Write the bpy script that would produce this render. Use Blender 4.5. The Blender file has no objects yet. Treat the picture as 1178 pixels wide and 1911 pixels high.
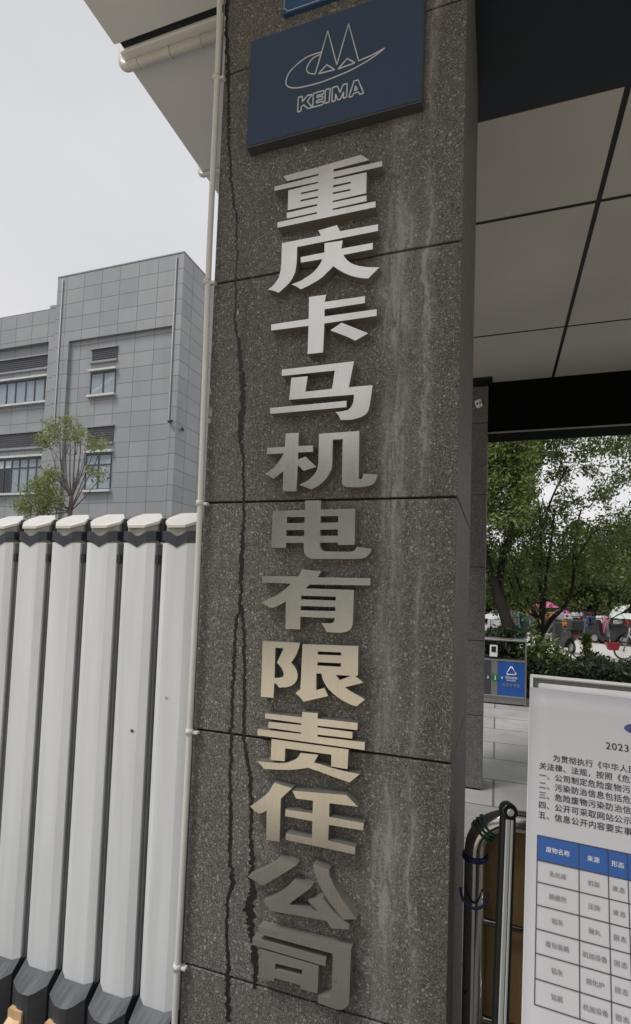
import bpy, bmesh, math, random
import numpy as np
from mathutils import Vector, Matrix, geometry
from math import radians as RAD
random.seed(7); rng = np.random.default_rng(7)
SC = bpy.context.scene
COL = SC.collection

# ------------------------------------------------------------------ camera
EYE = Vector((0, 0, 1.6))
F, CX, CY = 958.99, 608.1, 1049.4            # focal length and principal point, photo pixels (1178 x 1911)
XA = Vector((0.94857, 0.31471, 0.03357)).normalized()
FW = Vector((-0.31629, 0.94719, 0.05275)).normalized()
P_, R_, A_ = RAD(3.02402), RAD(1.925856), RAD(-18.464909)
def _axes():
    f = Vector((0, math.cos(P_), math.sin(P_))); rt = Vector((1, 0, 0)); up = rt.cross(f)
    x = math.cos(R_)*rt + math.sin(R_)*up; u = -math.sin(R_)*rt + math.cos(R_)*up
    rot = lambda w: Vector((w.x*math.cos(A_)+w.y*math.sin(A_), -w.x*math.sin(A_)+w.y*math.cos(A_), w.z))
    return rot(x), rot(u), rot(f)
XA, UP, FW = _axes()
cam = bpy.data.cameras.new('camera'); camo = bpy.data.objects.new('camera', cam); COL.objects.link(camo)
m = Matrix.Identity(4)
for i, c in enumerate((XA, UP, -FW)):
    for j in range(3): m[j][i] = c[j]
m.translation = EYE; camo.matrix_world = m
cam.sensor_fit = 'VERTICAL'; cam.sensor_height = 36; cam.lens = F/1911*36
cam.shift_x = (589-CX)/1911; cam.shift_y = (CY-955.5)/1911
cam.clip_start = 0.05; cam.clip_end = 2000
SC.camera = camo

# ------------------------------------------------------------------ sky, sun, exposure
SUN = Vector((-0.32, -0.36, 0.88)).normalized()
w = bpy.data.worlds.new('World'); SC.world = w; w.use_nodes = True
nt = w.node_tree; nt.nodes.clear()
sky = nt.nodes.new('ShaderNodeTexSky'); sky.sky_type = 'NISHITA'; sky.sun_disc = False
sky.sun_elevation = math.asin(SUN.z); sky.sun_rotation = math.atan2(SUN.x, SUN.y)
sky.air_density = 1.0; sky.dust_density = 3.0
hs = nt.nodes.new('ShaderNodeHueSaturation'); hs.inputs['Saturation'].default_value = 0.12
tc = nt.nodes.new('ShaderNodeTexCoord'); mp = nt.nodes.new('ShaderNodeMapping'); mp.inputs['Scale'].default_value = (1, 1, 2.2)
nz = nt.nodes.new('ShaderNodeTexNoise'); nz.inputs['Scale'].default_value = 1.6; nz.inputs['Detail'].default_value = 4
rp = nt.nodes.new('ShaderNodeValToRGB')
rp.color_ramp.elements[0].position = 0.3; rp.color_ramp.elements[0].color = (6.0, 6.12, 6.3, 1)
rp.color_ramp.elements[1].position = 0.7; rp.color_ramp.elements[1].color = (7.6, 7.5, 7.6, 1)
mx = nt.nodes.new('ShaderNodeMix'); mx.data_type = 'RGBA'; mx.inputs[0].default_value = 0.88
bg = nt.nodes.new('ShaderNodeBackground'); bg.inputs['Strength'].default_value = 0.1
wo = nt.nodes.new('ShaderNodeOutputWorld')
L = nt.links.new
L(sky.outputs[0], hs.inputs['Color']); L(tc.outputs['Generated'], mp.inputs[0]); L(mp.outputs[0], nz.inputs['Vector'])
L(nz.outputs[0], rp.inputs[0]); L(hs.outputs[0], mx.inputs[6]); L(rp.outputs[0], mx.inputs[7])
sp_ = nt.nodes.new('ShaderNodeSeparateXYZ'); L(tc.outputs['Generated'], sp_.inputs[0])
gr = nt.nodes.new('ShaderNodeValToRGB'); gr.color_ramp.elements[0].position = 0.05; gr.color_ramp.elements[0].color = (1.13, 1.11, 1.11, 1)
gr.color_ramp.elements[1].position = 0.75; gr.color_ramp.elements[1].color = (.93, .95, .97, 1); L(sp_.outputs[2], gr.inputs[0])
ml = nt.nodes.new('ShaderNodeMix'); ml.data_type = 'RGBA'; ml.blend_type = 'MULTIPLY'; ml.clamp_result = False; ml.inputs[0].default_value = 1
L(mx.outputs[2], ml.inputs[6]); L(gr.outputs[0], ml.inputs[7]); L(ml.outputs[2], bg.inputs['Color']); L(bg.outputs[0], wo.inputs[0])
sl = bpy.data.lights.new('sun', 'SUN'); sl.energy = 2.1; sl.angle = RAD(16); sl.color = (1, .98, .955)
so = bpy.data.objects.new('sun', sl); COL.objects.link(so); so.rotation_euler = SUN.to_track_quat('Z', 'Y').to_euler()
SC.view_settings.view_transform = 'Standard'; SC.view_settings.look = 'None'
SC.view_settings.gamma = 1; SC.view_settings.exposure = 0.13
SC.cycles.max_bounces = 6; SC.cycles.transparent_max_bounces = 12

# ------------------------------------------------------------------ helpers
def ray(px, py): return XA*((px-CX)/F) - UP*((py-CY)/F) + FW
def onY(px, py, Y): d = ray(px, py); return EYE + d*(Y/d.y)
def onZ(px, py, Z=0.0): d = ray(px, py); return EYE + d*((Z-EYE.z)/d.z)
def onX(px, py, X): d = ray(px, py); return EYE + d*(X/d.x)
def onPlane(px, py, o, n): d = ray(px, py); return EYE + d*((o-EYE).dot(n)/d.dot(n))

def tag(o, label=None, cat=None, group=None, kind=None):
    if label: o['label'] = label
    if cat: o['category'] = cat
    if group: o['group'] = group
    if kind: o['kind'] = kind
    return o
def empty(name, loc, label=None, cat=None, group=None, kind=None):
    o = bpy.data.objects.new(name, None); o.location = loc; o.empty_display_size = .1; COL.objects.link(o)
    return tag(o, label, cat, group, kind)
def link(name, me, parent=None):
    o = bpy.data.objects.new(name, me); COL.objects.link(o)
    if parent is not None:
        o.parent = parent
        o.matrix_parent_inverse = world_of(parent).inverted()
    return o
def world_of(o):
    mm = Matrix.LocRotScale(o.location, o.rotation_euler, o.scale)
    return (world_of(o.parent) @ o.matrix_parent_inverse @ mm) if o.parent else mm

class MB:
    """collects shapes, build() links them as one mesh object"""
    def __init__(s): s.bm = bmesh.new()
    def face(s, pts):
        vs = [s.bm.verts.new(p) for p in pts]
        try: return s.bm.faces.new(vs)
        except ValueError: return None
    def box(s, a, b, bev=0, mat=None, seg=1):
        a = Vector(a); b = Vector(b)
        r = bmesh.ops.create_cube(s.bm, size=1)
        vs = r['verts']
        c = (a+b)/2; d = b-a
        for v in vs: v.co = Vector((c.x+v.co.x*d.x, c.y+v.co.y*d.y, c.z+v.co.z*d.z))
        if bev:
            es = list({e for v in vs for e in v.link_edges})
            rr = bmesh.ops.bevel(s.bm, geom=es, offset=bev, segments=seg, affect='EDGES', profile=.5)
            vs = list({v for f in rr['faces'] for v in f.verts} | {v for v in vs if v.is_valid})
        if mat is not None:
            bmesh.ops.transform(s.bm, matrix=mat, verts=vs)
        return s
    def tube(s, pts, r, seg=12, cap=True, flat=(1, 1)):
        pts = [Vector(p) for p in pts]; n = len(pts)
        rs = r if isinstance(r, (list, tuple)) else [r]*n
        rings = []; prev = None
        for i, p in enumerate(pts):
            t = (pts[min(i+1, n-1)]-pts[max(i-1, 0)]).normalized()
            if prev is None:
                a = Vector((0, 0, 1)) if abs(t.z) < .9 else Vector((1, 0, 0))
                u = t.cross(a).normalized()
            else:
                u = (prev - t*prev.dot(t)).normalized()
            prev = u; v = t.cross(u)
            rings.append([s.bm.verts.new(p + (u*math.cos(2*math.pi*k/seg)*flat[0] + v*math.sin(2*math.pi*k/seg)*flat[1])*rs[i]) for k in range(seg)])
        for i in range(n-1):
            for k in range(seg):
                f = s.bm.faces.new((rings[i][k], rings[i][(k+1) % seg], rings[i+1][(k+1) % seg], rings[i+1][k])); f.smooth = True
        if cap:
            s.bm.faces.new(rings[0][::-1]); s.bm.faces.new(rings[-1])
        return s
    def cyl(s, a, b, r, seg=20): return s.tube([a, b], r, seg)
    def loops(s, loops, fn, depth_vec=None):
        """flat polygon with holes, loops in 2-D mapped by fn; extruded by depth_vec"""
        L3 = [[Vector((p[0], p[1], 0)) for p in lp] for lp in loops]
        tris = geometry.tessellate_polygon(L3)
        flat = [p for lp in L3 for p in lp]
        W = [fn(p.x, p.y) for p in flat]
        fv = [s.bm.verts.new(p) for p in W]
        for t in tris:
            try: s.bm.faces.new([fv[i] for i in t])
            except ValueError: pass
        if depth_vec is not None:
            bv = [s.bm.verts.new(p+depth_vec) for p in W]; k = 0
            for lp in loops:
                n = len(lp)
                for i in range(n):
                    a, b = k+i, k+(i+1) % n
                    try: s.bm.faces.new((fv[a], fv[b], bv[b], bv[a]))
                    except ValueError: pass
                k += n
        return s
    def torus(s, c, R, r, axis='y', seg=24, rs=8):
        c = Vector(c); rings = []
        for i in range(seg):
            a = 2*math.pi*i/seg
            d = Vector((math.cos(a), 0, math.sin(a))) if axis == 'y' else (Vector((0, math.cos(a), math.sin(a))) if axis == 'x' else Vector((math.cos(a), math.sin(a), 0)))
            nn = {'y': Vector((0, 1, 0)), 'x': Vector((1, 0, 0)), 'z': Vector((0, 0, 1))}[axis]
            rings.append([s.bm.verts.new(c+d*(R+r*math.cos(2*math.pi*k/rs))+nn*r*math.sin(2*math.pi*k/rs)) for k in range(rs)])
        for i in range(seg):
            for k in range(rs):
                f = s.bm.faces.new((rings[i][k], rings[i][(k+1) % rs], rings[(i+1) % seg][(k+1) % rs], rings[(i+1) % seg][k])); f.smooth = True
        return s
    def ico(s, c, r, scale=(1, 1, 1), sub=2):
        rr = bmesh.ops.create_icosphere(s.bm, subdivisions=sub, radius=r)
        for v in rr['verts']: v.co = Vector(c)+Vector((v.co.x*scale[0], v.co.y*scale[1], v.co.z*scale[2]))
        for v in rr['verts']:
            for f in v.link_faces: f.smooth = True
        return s
    def prism(s, poly, fn, dv): return s.loops([poly], fn, dv).back(poly, fn, dv)
    def back(s, poly, fn, dv):
        s.face([fn(p[0], p[1])+dv for p in poly][::-1]); return s
    def build(s, name, mat, parent=None, bevel=0, normals=True):
        if normals: bmesh.ops.recalc_face_normals(s.bm, faces=s.bm.faces)
        me = bpy.data.meshes.new(name); s.bm.to_mesh(me); s.bm.free(); me.materials.append(mat)
        o = link(name, me, parent)
        if bevel:
            md = o.modifiers.new('bevel', 'BEVEL'); md.width = bevel; md.segments = 2; md.limit_method = 'ANGLE'; md.angle_limit = RAD(40)
        return o

def text_into(mb, body, size, fn, bold=0.0, align='LEFT', space=1.0):
    if bold:
        text_into(mb, body, size, lambda a, b: fn(a+bold, b), 0, align, space)
        text_into(mb, body, size, lambda a, b: fn(a, b+bold*.6)+BNV, 0, align, space); bold = 0
    cu = bpy.data.curves.new('t', 'FONT'); cu.body = body; cu.size = size; cu.fill_mode = 'FRONT'; cu.offset = bold; cu.align_x = align
    cu.space_character = space; cu.resolution_u = 3
    o = bpy.data.objects.new('t', cu); COL.objects.link(o)
    dg = bpy.context.evaluated_depsgraph_get(); me = o.evaluated_get(dg).to_mesh()
    vs = [mb.bm.verts.new(fn(v.co.x, v.co.y)) for v in me.vertices]
    for p in me.polygons:
        try: mb.bm.faces.new([vs[i] for i in p.vertices])
        except ValueError: pass
    bpy.data.objects.remove(o); bpy.data.curves.remove(cu)

BNV = Vector((0, -.0001, 0))
# ------------------------------------------------------------------ materials
class NT:
    def __init__(s, name):
        s.m = bpy.data.materials.new(name); s.m.use_nodes = True; s.t = s.m.node_tree
        s.b = s.t.nodes['Principled BSDF']; s.out = s.t.nodes['Material Output']
    def n(s, typ, **kw):
        nd = s.t.nodes.new(typ)
        for k, v in kw.items():
            if k.startswith('i_'):
                key = k[2:]; key = int(key) if key.isdigit() else key.replace('_', ' ')
                nd.inputs[key].default_value = v
            else: setattr(nd, k, v)
        return nd
    def l(s, a, b): s.t.links.new(a, b)
    def math(s, op, a, b=None, c=None):
        nd = s.n('ShaderNodeMath', operation=op)
        for i, v in enumerate((a, b, c)):
            if v is None: continue
            if isinstance(v, (int, float)): nd.inputs[i].default_value = v
            else: s.l(v, nd.inputs[i])
        return nd.outputs[0]
    def mix(s, fac, a, b, blend='MIX'):
        nd = s.n('ShaderNodeMix', data_type='RGBA', blend_type=blend)
        for i, v in ((0, fac), (6, a), (7, b)):
            if isinstance(v, (int, float)): nd.inputs[i].default_value = v
            elif isinstance(v, tuple): nd.inputs[i].default_value = (*v, 1) if len(v) == 3 else v
            else: s.l(v, nd.inputs[i])
        return nd.outputs[2]
    def coord(s, kind='Object', scale=(1, 1, 1)):
        t = s.n('ShaderNodeTexCoord')
        if kind == 'World':
            g = s.n('ShaderNodeNewGeometry'); o = g.outputs['Position']
        else: o = t.outputs[kind]
        mpn = s.n('ShaderNodeMapping'); mpn.inputs['Scale'].default_value = scale; s.l(o, mpn.inputs[0]); return mpn.outputs[0]
    def noise(s, vec, scale, detail=3, rough=.5, dist=0):
        nd = s.n('ShaderNodeTexNoise'); nd.inputs['Scale'].default_value = scale; nd.inputs['Detail'].default_value = detail
        nd.inputs['Roughness'].default_value = rough; nd.inputs['Distortion'].default_value = dist; s.l(vec, nd.inputs['Vector']); return nd.outputs[0]
    def ramp(s, fac, stops):
        nd = s.n('ShaderNodeValToRGB'); e = nd.color_ramp.elements
        while len(e) < len(stops): e.new(.5)
        for i, (p, c) in enumerate(stops):
            e[i].position = p; e[i].color = (c, c, c, 1) if isinstance(c, (int, float)) else (*c, 1)
        s.l(fac, nd.inputs[0]); return nd.outputs[0]
    def bump(s, h, strength=.3, dist=.002):
        nd = s.n('ShaderNodeBump'); nd.inputs['Strength'].default_value = strength; nd.inputs['Distance'].default_value = dist
        s.l(h, nd.inputs['Height']); s.l(nd.outputs[0], s.b.inputs['Normal'])
    def set(s, rough=None, metal=None, spec=None, color=None, coat=None):
        if rough is not None: s.b.inputs['Roughness'].default_value = rough
        if metal is not None: s.b.inputs['Metallic'].default_value = metal
        if spec is not None: s.b.inputs['Specular IOR Level'].default_value = spec
        if coat is not None: s.b.inputs['Coat Weight'].default_value = coat
        if color is not None:
            if isinstance(color, tuple): s.b.inputs['Base Color'].default_value = (*color, 1)
            else: s.l(color, s.b.inputs['Base Color'])
        return s
def plain(name, c, rough=.6, metal=0, var=.12, scale=6, spec=.5, stretch=(1, 1, 1), bump=0, coat=None):
    n = NT(name); v = n.coord('World', stretch); f = n.noise(v, scale, 4)
    lo = tuple(x*(1-var) for x in c); hi = tuple(min(1, x*(1+var)) for x in c)
    n.set(rough, metal, spec, n.ramp(f, [(.3, lo), (.7, hi)]), coat)
    if bump: n.bump(f, bump, .003)
    return n.m

def stone_mat():
    n = NT('speckled_granite'); v = n.coord('World')
    base = n.ramp(n.noise(v, 14, 4, .6), [(.3, (.076, .071, .064)), (.7, (.120, .113, .101))])
    fine = n.noise(v, 330, 2, .6)
    col = n.mix(n.ramp(fine, [(.32, .8), (.52, 0)]), base, (.026, .024, .022))
    sp = n.noise(v, 185, 2, .75, 2.4)
    col = n.mix(n.ramp(sp, [(.49, 0), (.60, .65)]), col, (.23, .22, .20))
    sp2 = n.noise(n.coord('World', (1, 1, .85)), 105, 2.5, .72, 3.2)
    col = n.mix(n.ramp(sp2, [(.55, 0), (.61, .85)]), col, (.36, .35, .325))
    col = n.mix(n.ramp(sp2, [(.36, .6), (.43, 0)]), col, (.03, .027, .024))
    vo = n.n('ShaderNodeTexVoronoi'); vo.inputs['Scale'].default_value = 105; n.l(v, vo.inputs['Vector'])
    big = n.n('ShaderNodeSeparateColor'); n.l(vo.outputs['Color'], big.inputs[0])
    rad = n.math('MULTIPLY', n.math('POWER', big.outputs[0], 2.2), .36)
    col = n.mix(n.math('MULTIPLY', n.math('LESS_THAN', vo.outputs['Distance'], rad), .75), col, (.40, .39, .36))
    oi = n.n('ShaderNodeObjectInfo')
    col = n.mix(n.math('MULTIPLY', oi.outputs['Random'], .16), col, (.03, .028, .026))
    # pale lime run-off streaks down the face
    sx = n.n('ShaderNodeSeparateXYZ'); n.l(n.coord('World'), sx.inputs[0])
    wob = n.noise(n.coord('World', (1, 1, .9)), 5, 3)
    xx = n.math('ADD', sx.outputs[0], n.math('MULTIPLY', n.math('SUBTRACT', wob, .5), .09))
    def band(c, wd): return n.math('MAXIMUM', n.math('SUBTRACT', 1, n.math('DIVIDE', n.math('ABSOLUTE', n.math('SUBTRACT', xx, c)), wd)), 0)
    wob2 = n.noise(n.coord('World', (1, 1, 1)), 34, 3, .7)
    xw = n.math('ADD', xx, n.math('MULTIPLY', n.math('SUBTRACT', wob2, .5), .030))
    def drip(c, wd): return n.math('MAXIMUM', n.math('SUBTRACT', 1, n.math('DIVIDE', n.math('ABSOLUTE', n.math('SUBTRACT', xw, c)), wd)), 0)
    b = n.math('ADD', n.math('MULTIPLY', band(-.235, .050), 1.15), n.math('MULTIPLY', band(-.172, .024), .9))
    for c_, w_, k_ in ((-.262, .009, .6), (-.238, .008, .8), (-.219, .006, .5), (-.173, .006, .9)):
        b = n.math('ADD', b, n.math('MULTIPLY', drip(c_, w_), k_))
    b = n.math('MULTIPLY', b, n.math('LESS_THAN', sx.outputs[1], 1.3))
    st = n.noise(n.coord('World', (22, 22, 2.6)), 3.2, 7, .75, 1.2)
    blot = n.noise(n.coord('World', (1.5, 1.5, .8)), 4, 3)
    m1 = n.math('MULTIPLY', n.math('MULTIPLY', b, n.ramp(st, [(.36, 0), (.56, 1)])), n.ramp(blot, [(.32, .12), (.62, 1)]))
    grain = n.ramp(n.noise(v, 160, 3, .7, 1.5), [(.36, .35), (.58, 1)])
    col = n.mix(n.math('MULTIPLY', n.math('MINIMUM', n.math('MULTIPLY', m1, grain), 1.0), 1.0), col, (.33, .325, .30))
    st2 = n.noise(n.coord('World', (16, 16, .9)), 2.3, 5, .65, .4)
    col = n.mix(n.ramp(st2, [(.56, 0), (.8, .3)]), col, (.20, .195, .18))
    # darker wet patches near the cracks
    d1 = n.noise(n.coord('World', (10, 10, 1)), 1.6, 4)
    col = n.mix(n.ramp(d1, [(.6, 0), (.75, .25)]), col, (.035, .033, .036))
    n.set(.62, 0, .4, col); n.bump(n.noise(v, 260, 3), .35, .001)
    return n.m

def brushed():
    n = NT('brushed_steel'); v = n.coord('World', (40, 40, 1.2)); v2 = n.coord('World')
    g = n.noise(v, 9, 4, .6)
    col = n.ramp(n.noise(v2, 6, 3), [(.3, (.60, .585, .54)), (.7, (.70, .68, .63))])
    col = n.mix(n.ramp(n.noise(v2, 90, 3), [(.7, 0), (.78, .4)]), col, (.2, .15, .09))
    n.set(None, 1, None, col); n.l(n.ramp(g, [(.3, .16), (.7, .27)]), n.b.inputs['Roughness'])
    n.bump(g, .05, .001); return n.m

def tiles_wall():
    n = NT('grey_wall_panels')
    g = n.n('ShaderNodeNewGeometry'); s = n.n('ShaderNodeSeparateXYZ'); n.l(g.outputs['Position'], s.inputs[0])
    k = 20/24
    u = n.math('ADD', s.outputs[0], s.outputs[1])
    pu = 1.333*k; pv = .885*k
    # joints measured on the facade: a vertical one at x = -18.78k (front y=20), a horizontal one at z = 5.502k + 1.6
    au = n.math('DIVIDE', n.math('SUBTRACT', u, -18.78*k+20.0), pu); av = n.math('DIVIDE', n.math('SUBTRACT', s.outputs[2], 5.502*k+1.6), pv)
    fu = n.math('ABSOLUTE', n.math('SUBTRACT', n.math('FRACT', n.math('ADD', au, .5)), .5)); fv = n.math('ABSOLUTE', n.math('SUBTRACT', n.math('FRACT', n.math('ADD', av, .5)), .5))
    j = n.math('MAXIMUM', n.math('LESS_THAN', fu, .016), n.math('LESS_THAN', fv, .024))
    cell = n.n('ShaderNodeCombineXYZ'); n.l(n.math('FLOOR', au), cell.inputs[0]); n.l(n.math('FLOOR', av), cell.inputs[1])
    wn = n.n('ShaderNodeTexWhiteNoise'); n.l(cell.outputs[0], wn.inputs['Vector'])
    base = n.ramp(wn.outputs['Value'], [(0, (.298, .307, .316)), (1, (.350, .356, .362))])
    dirt = n.noise(n.coord('World', (1, 1, .25)), 1.3, 4)
    base = n.mix(n.ramp(dirt, [(.45, 0), (.8, .35)]), base, (.23, .235, .24))
    n.set(.6, 0, .4, n.mix(j, base, (.165, .17, .175))); return n.m

def paving(name, size, c1, c2, joint, jw=.012, rot=0.0):
    n = NT(name); g = n.n('ShaderNodeNewGeometry')
    br = n.n('ShaderNodeTexBrick'); br.offset = .5; br.inputs['Scale'].default_value = 1
    br.inputs['Brick Width'].default_value = size; br.inputs['Row Height'].default_value = size/2 if name == 'stone_paving' else size
    br.inputs['Mortar Size'].default_value = jw; br.inputs['Mortar Smooth'].default_value = .2
    br.inputs['Color1'].default_value = (*c1, 1); br.inputs['Color2'].default_value = (*c2, 1); br.inputs['Mortar'].default_value = (*joint, 1)
    mpn = n.n('ShaderNodeMapping'); mpn.inputs['Rotation'].default_value = (0, 0, rot); n.l(g.outputs['Position'], mpn.inputs[0]); n.l(mpn.outputs[0], br.inputs['Vector'])
    d = n.noise(n.coord('World'), 1.7, 5, .6); d2 = n.noise(n.coord('World'), 60, 2)
    col = n.mix(n.ramp(d, [(.42, 0), (.66, .45)]), br.outputs['Color'], tuple(x*.45 for x in c1))
    col = n.mix(n.ramp(d2, [(.35, .25), (.6, 0)]), col, tuple(x*.6 for x in c1))
    n.set(.75, 0, .3, col); n.bump(d2, .3, .002); return n.m

def leafy(name, cols, trans=.35):
    n = NT(name); g = n.n('ShaderNodeNewGeometry')
    k = len(cols)-1
    col = n.ramp(g.outputs['Random Per Island'], [(i/k, c) for i, c in enumerate(cols)])
    n.set(.55, 0, .35, col)
    tr = n.n('ShaderNodeBsdfTranslucent'); n.l(n.mix(.5, col, (.16, .22, .03)), tr.inputs['Color'])
    ms = n.n('ShaderNodeMixShader'); ms.inputs[0].default_value = trans
    n.l(n.b.outputs[0], ms.inputs[1]); n.l(tr.outputs[0], ms.inputs[2]); n.l(ms.outputs[0], n.out.inputs[0]); return n.m

def pane_mat(name, c, mixf):
    n = NT(name); n.set(.06, 0, .8, c)
    tr = n.n('ShaderNodeBsdfTransparent'); tr.inputs[0].default_value = (.9, .93, .95, 1)
    ms = n.n('ShaderNodeMixShader'); ms.inputs[0].default_value = mixf
    n.l(tr.outputs[0], ms.inputs[1]); n.l(n.b.outputs[0], ms.inputs[2]); n.l(ms.outputs[0], n.out.inputs[0]); return n.m

M = {}
M['stone'] = stone_mat()
M['joint'] = plain('dark_joint', (.022, .021, .02), .9)
M['crack'] = plain('crack_stain', (.012, .010, .011), .5, var=.5, scale=90)
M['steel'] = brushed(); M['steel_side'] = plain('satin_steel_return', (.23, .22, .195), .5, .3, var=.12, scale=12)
M['navy'] = plain('navy_sign_face', (.026, .054, .112), .14, var=.12, scale=2, spec=.6)
M['navy_edge'] = plain('sign_edge_metal', (.12, .12, .13), .4, .6)
M['blue_sign'] = plain('blue_enamel', (.03, .10, .24), .3)
M['line'] = plain('silver_outline', (.72, .74, .78), .5)
M['pvc'] = plain('white_pvc', (.66, .65, .62), .35, var=.06, scale=18, stretch=(1, 1, .2))
M['gate'] = plain('white_gate_aluminium', (.69, .705, .725), .34, var=.09, scale=4, stretch=(5, 5, .35))
M['gate_cap'] = plain('cream_gate_cap', (.63, .605, .565), .42, var=.05, scale=20)
M['gate_neck'] = plain('satin_neck', (.36, .355, .34), .45, var=.2, scale=25, stretch=(1, 1, .5))
M['charcoal'] = plain('charcoal_plastic', (.040, .045, .053), .5, var=.2, scale=30)
M['gate_side'] = plain('shaded_gate_grey', (.20, .205, .21), .4)  # darker grey carries the shade on the white gate's sides
M['tan'] = plain('tan_foot', (.60, .40, .215), .4, var=.12, scale=30)
M['soffit'] = plain('soffit_panel', (.80, .80, .79), .55, var=.05, scale=2)
M['ceil'] = plain('ceiling_panel', (.56, .535, .485), .45, var=.10, scale=1.1)
M['black'] = plain('black_paint', (.008, .009, .010), .5)
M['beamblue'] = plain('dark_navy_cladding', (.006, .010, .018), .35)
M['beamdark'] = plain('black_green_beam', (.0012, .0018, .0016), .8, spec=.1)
M['wall'] = tiles_wall()
M['wallplain'] = plain('grey_wall_smooth', (.22, .225, .228), .6)
M['louvre'] = plain('dark_louvre', (.095, .098, .108), .5, var=.3, scale=5, stretch=(.2, .2, 12))
M['ledge'] = plain('white_ledge', (.62, .62, .61), .5)
M['greyledge'] = plain('grey_ledge', (.30, .30, .31), .5)
M['winframe'] = plain('dark_window_frame', (.05, .055, .06), .4)
M['pane'] = pane_mat('window_glass', (.45, .49, .52), .30)
M['pane2'] = pane_mat('window_glass_dark', (.02, .022, .03), .7)
M['inside'] = plain('pale_interior', (.62, .65, .68), .8, var=.02)
M['stair'] = plain('white_stair_soffit', (.95, .96, .95), .6)
M['ground'] = paving('stone_paving', 1.2, (.40, .392, .375), (.33, .323, .31), (.10, .098, .09), .010)
M['asphalt'] = plain('asphalt', (.055, .055, .058), .9, var=.3, scale=20)
M['yard'] = plain('warm_reflection_ground', (.58, .50, .38), .85, var=.12, scale=1.2)  # warm bright tone chosen for what the steel reflects
M['dark_strip'] = plain('dark_reflection_ground', (.13, .125, .115), .9, var=.25, scale=9)  # made-up dark tone that cuts bounce light
M['lot'] = plain('pale_concrete_lot', (.47, .445, .41), .85, var=.1, scale=2)
M['leafA'] = leafy('green_leaves', [(.04, .065, .025), (.085, .125, .04), (.16, .21, .07), (.32, .37, .17)], .5)
M['leafB'] = leafy('olive_leaves', [(.035, .055, .014), (.07, .10, .022), (.14, .16, .045)], .35)
M['leafC'] = leafy('dark_leaves', [(.02, .038, .014), (.032, .058, .02), (.055, .085, .03)], .25)
M['leafSun'] = leafy('sunlit_tone_leaves', [(.10, .14, .045), (.20, .26, .08), (.32, .38, .14), (.45, .50, .25)], .5)  # lighter greens put sunlight into the leaf colour
M['leafR'] = leafy('roadside_leaves', [(.10, .13, .06), (.16, .19, .09), (.20, .22, .12)], .3)
M['leafH'] = leafy('hedge_leaves', [(.018, .03, .018), (.03, .048, .028), (.06, .082, .05)], .2)
M['leafY'] = leafy('yellow_green_leaves', [(.16, .20, .035), (.24, .27, .05), (.10, .14, .03)], .4)
M['leafL'] = leafy('pale_green_leaves', [(.18, .21, .09), (.27, .30, .13), (.38, .40, .22)], .45)
M['bark'] = plain('dark_bark', (.022, .018, .014), .9, var=.4, scale=20, stretch=(1, 1, .3), bump=.5)
M['barkgrey'] = plain('grey_bark', (.15, .13, .12), .9, var=.3, scale=30, stretch=(1, 1, .3))
M['chrome'] = plain('polished_steel_tube', (.55, .54, .52), .14, 1, var=.06, scale=14)
M['alu'] = plain('aluminium_profile', (.74, .76, .745), .32, .35, var=.06, scale=30, stretch=(1, 1, .1))
M['dkalu'] = plain('dark_profile_side', (.03, .032, .035), .3, .5)
M['cap'] = plain('black_joint_cap', (.015, .015, .016), .25, coat=.5)
M['twgreen'] = plain('green_twine', (.012, .075, .05), .7)
M['twblue'] = plain('blue_wire', (.005, .013, .095), .4)
M['brown'] = plain('brown_board', (.21, .13, .052), .6, var=.2, scale=4, stretch=(6, 6, .6))
M['paper'] = plain('poster_paper', (.56, .55, .575), .45, var=.02, scale=3)
M['frame'] = plain('white_frame', (.78, .78, .76), .35)
M['ink'] = plain('black_ink', (.045, .045, .05), .6)
M['inkgrey'] = plain('grey_ink', (.19, .19, .20), .6)
M['inkblue'] = plain('table_blue', (.028, .10, .34), .5, var=.04)
M['inklogo'] = plain('logo_blue', (.06, .065, .20), .5)
M['white'] = plain('white_paint', (.8, .8, .8), .5)
M['binblue'] = plain('bin_blue_panel', (.018, .085, .33), .35)
M['bingrey'] = plain('bin_dark_panel', (.05, .05, .06), .45)
M['binsteel'] = plain('bin_steel', (.30, .30, .29), .35, .7)
M['bingreen'] = plain('bin_green_badge', (.015, .15, .06), .4)
M['stain'] = plain('scuff_mark', (.10, .095, .09), .7, var=.3, scale=60)
M['putty'] = plain('white_putty', (.42, .41, .39), .7)

# ------------------------------------------------------------------ ground
mb = MB(); mb.face([(-600, -600, 0), (600, -600, 0), (600, 900, 0), (-600, 900, 0)])
tag(mb.build('ground', M['ground']), kind='structure')
mb = MB(); mb.face([(-1.0, 11.2, .004), (30, 11.2, .004), (60, 120, .004), (-1, 120, .004)])
tag(mb.build('parking_ground', M['lot']), kind='structure')
mb = MB(); mb.face([(-14, -12, .004), (14, -12, .004), (14, -1.0, .004), (-14, -1.0, .004)])
tag(mb.build('unseen_forecourt', M['yard']), kind='structure')  # unseen ground, kept warm and bright to tint reflections and lift the soffit
mb = MB(); mb.face([(-14, -.99, .004), (14, -.99, .004), (14, 1.15, .004), (-14, 1.15, .004)])
tag(mb.build('unseen_dark_strip', M['dark_strip']), kind='structure')  # unseen strip added to darken the lower characters' reflections and the pillar
mb = MB(); mb.face([(-60, 1.9, .004), (-1.6, 1.9, .004), (-1.6, 19.4, .004), (-60, 19.4, .004)])
tag(mb.build('yard_road', M['asphalt']), kind='structure')

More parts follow.
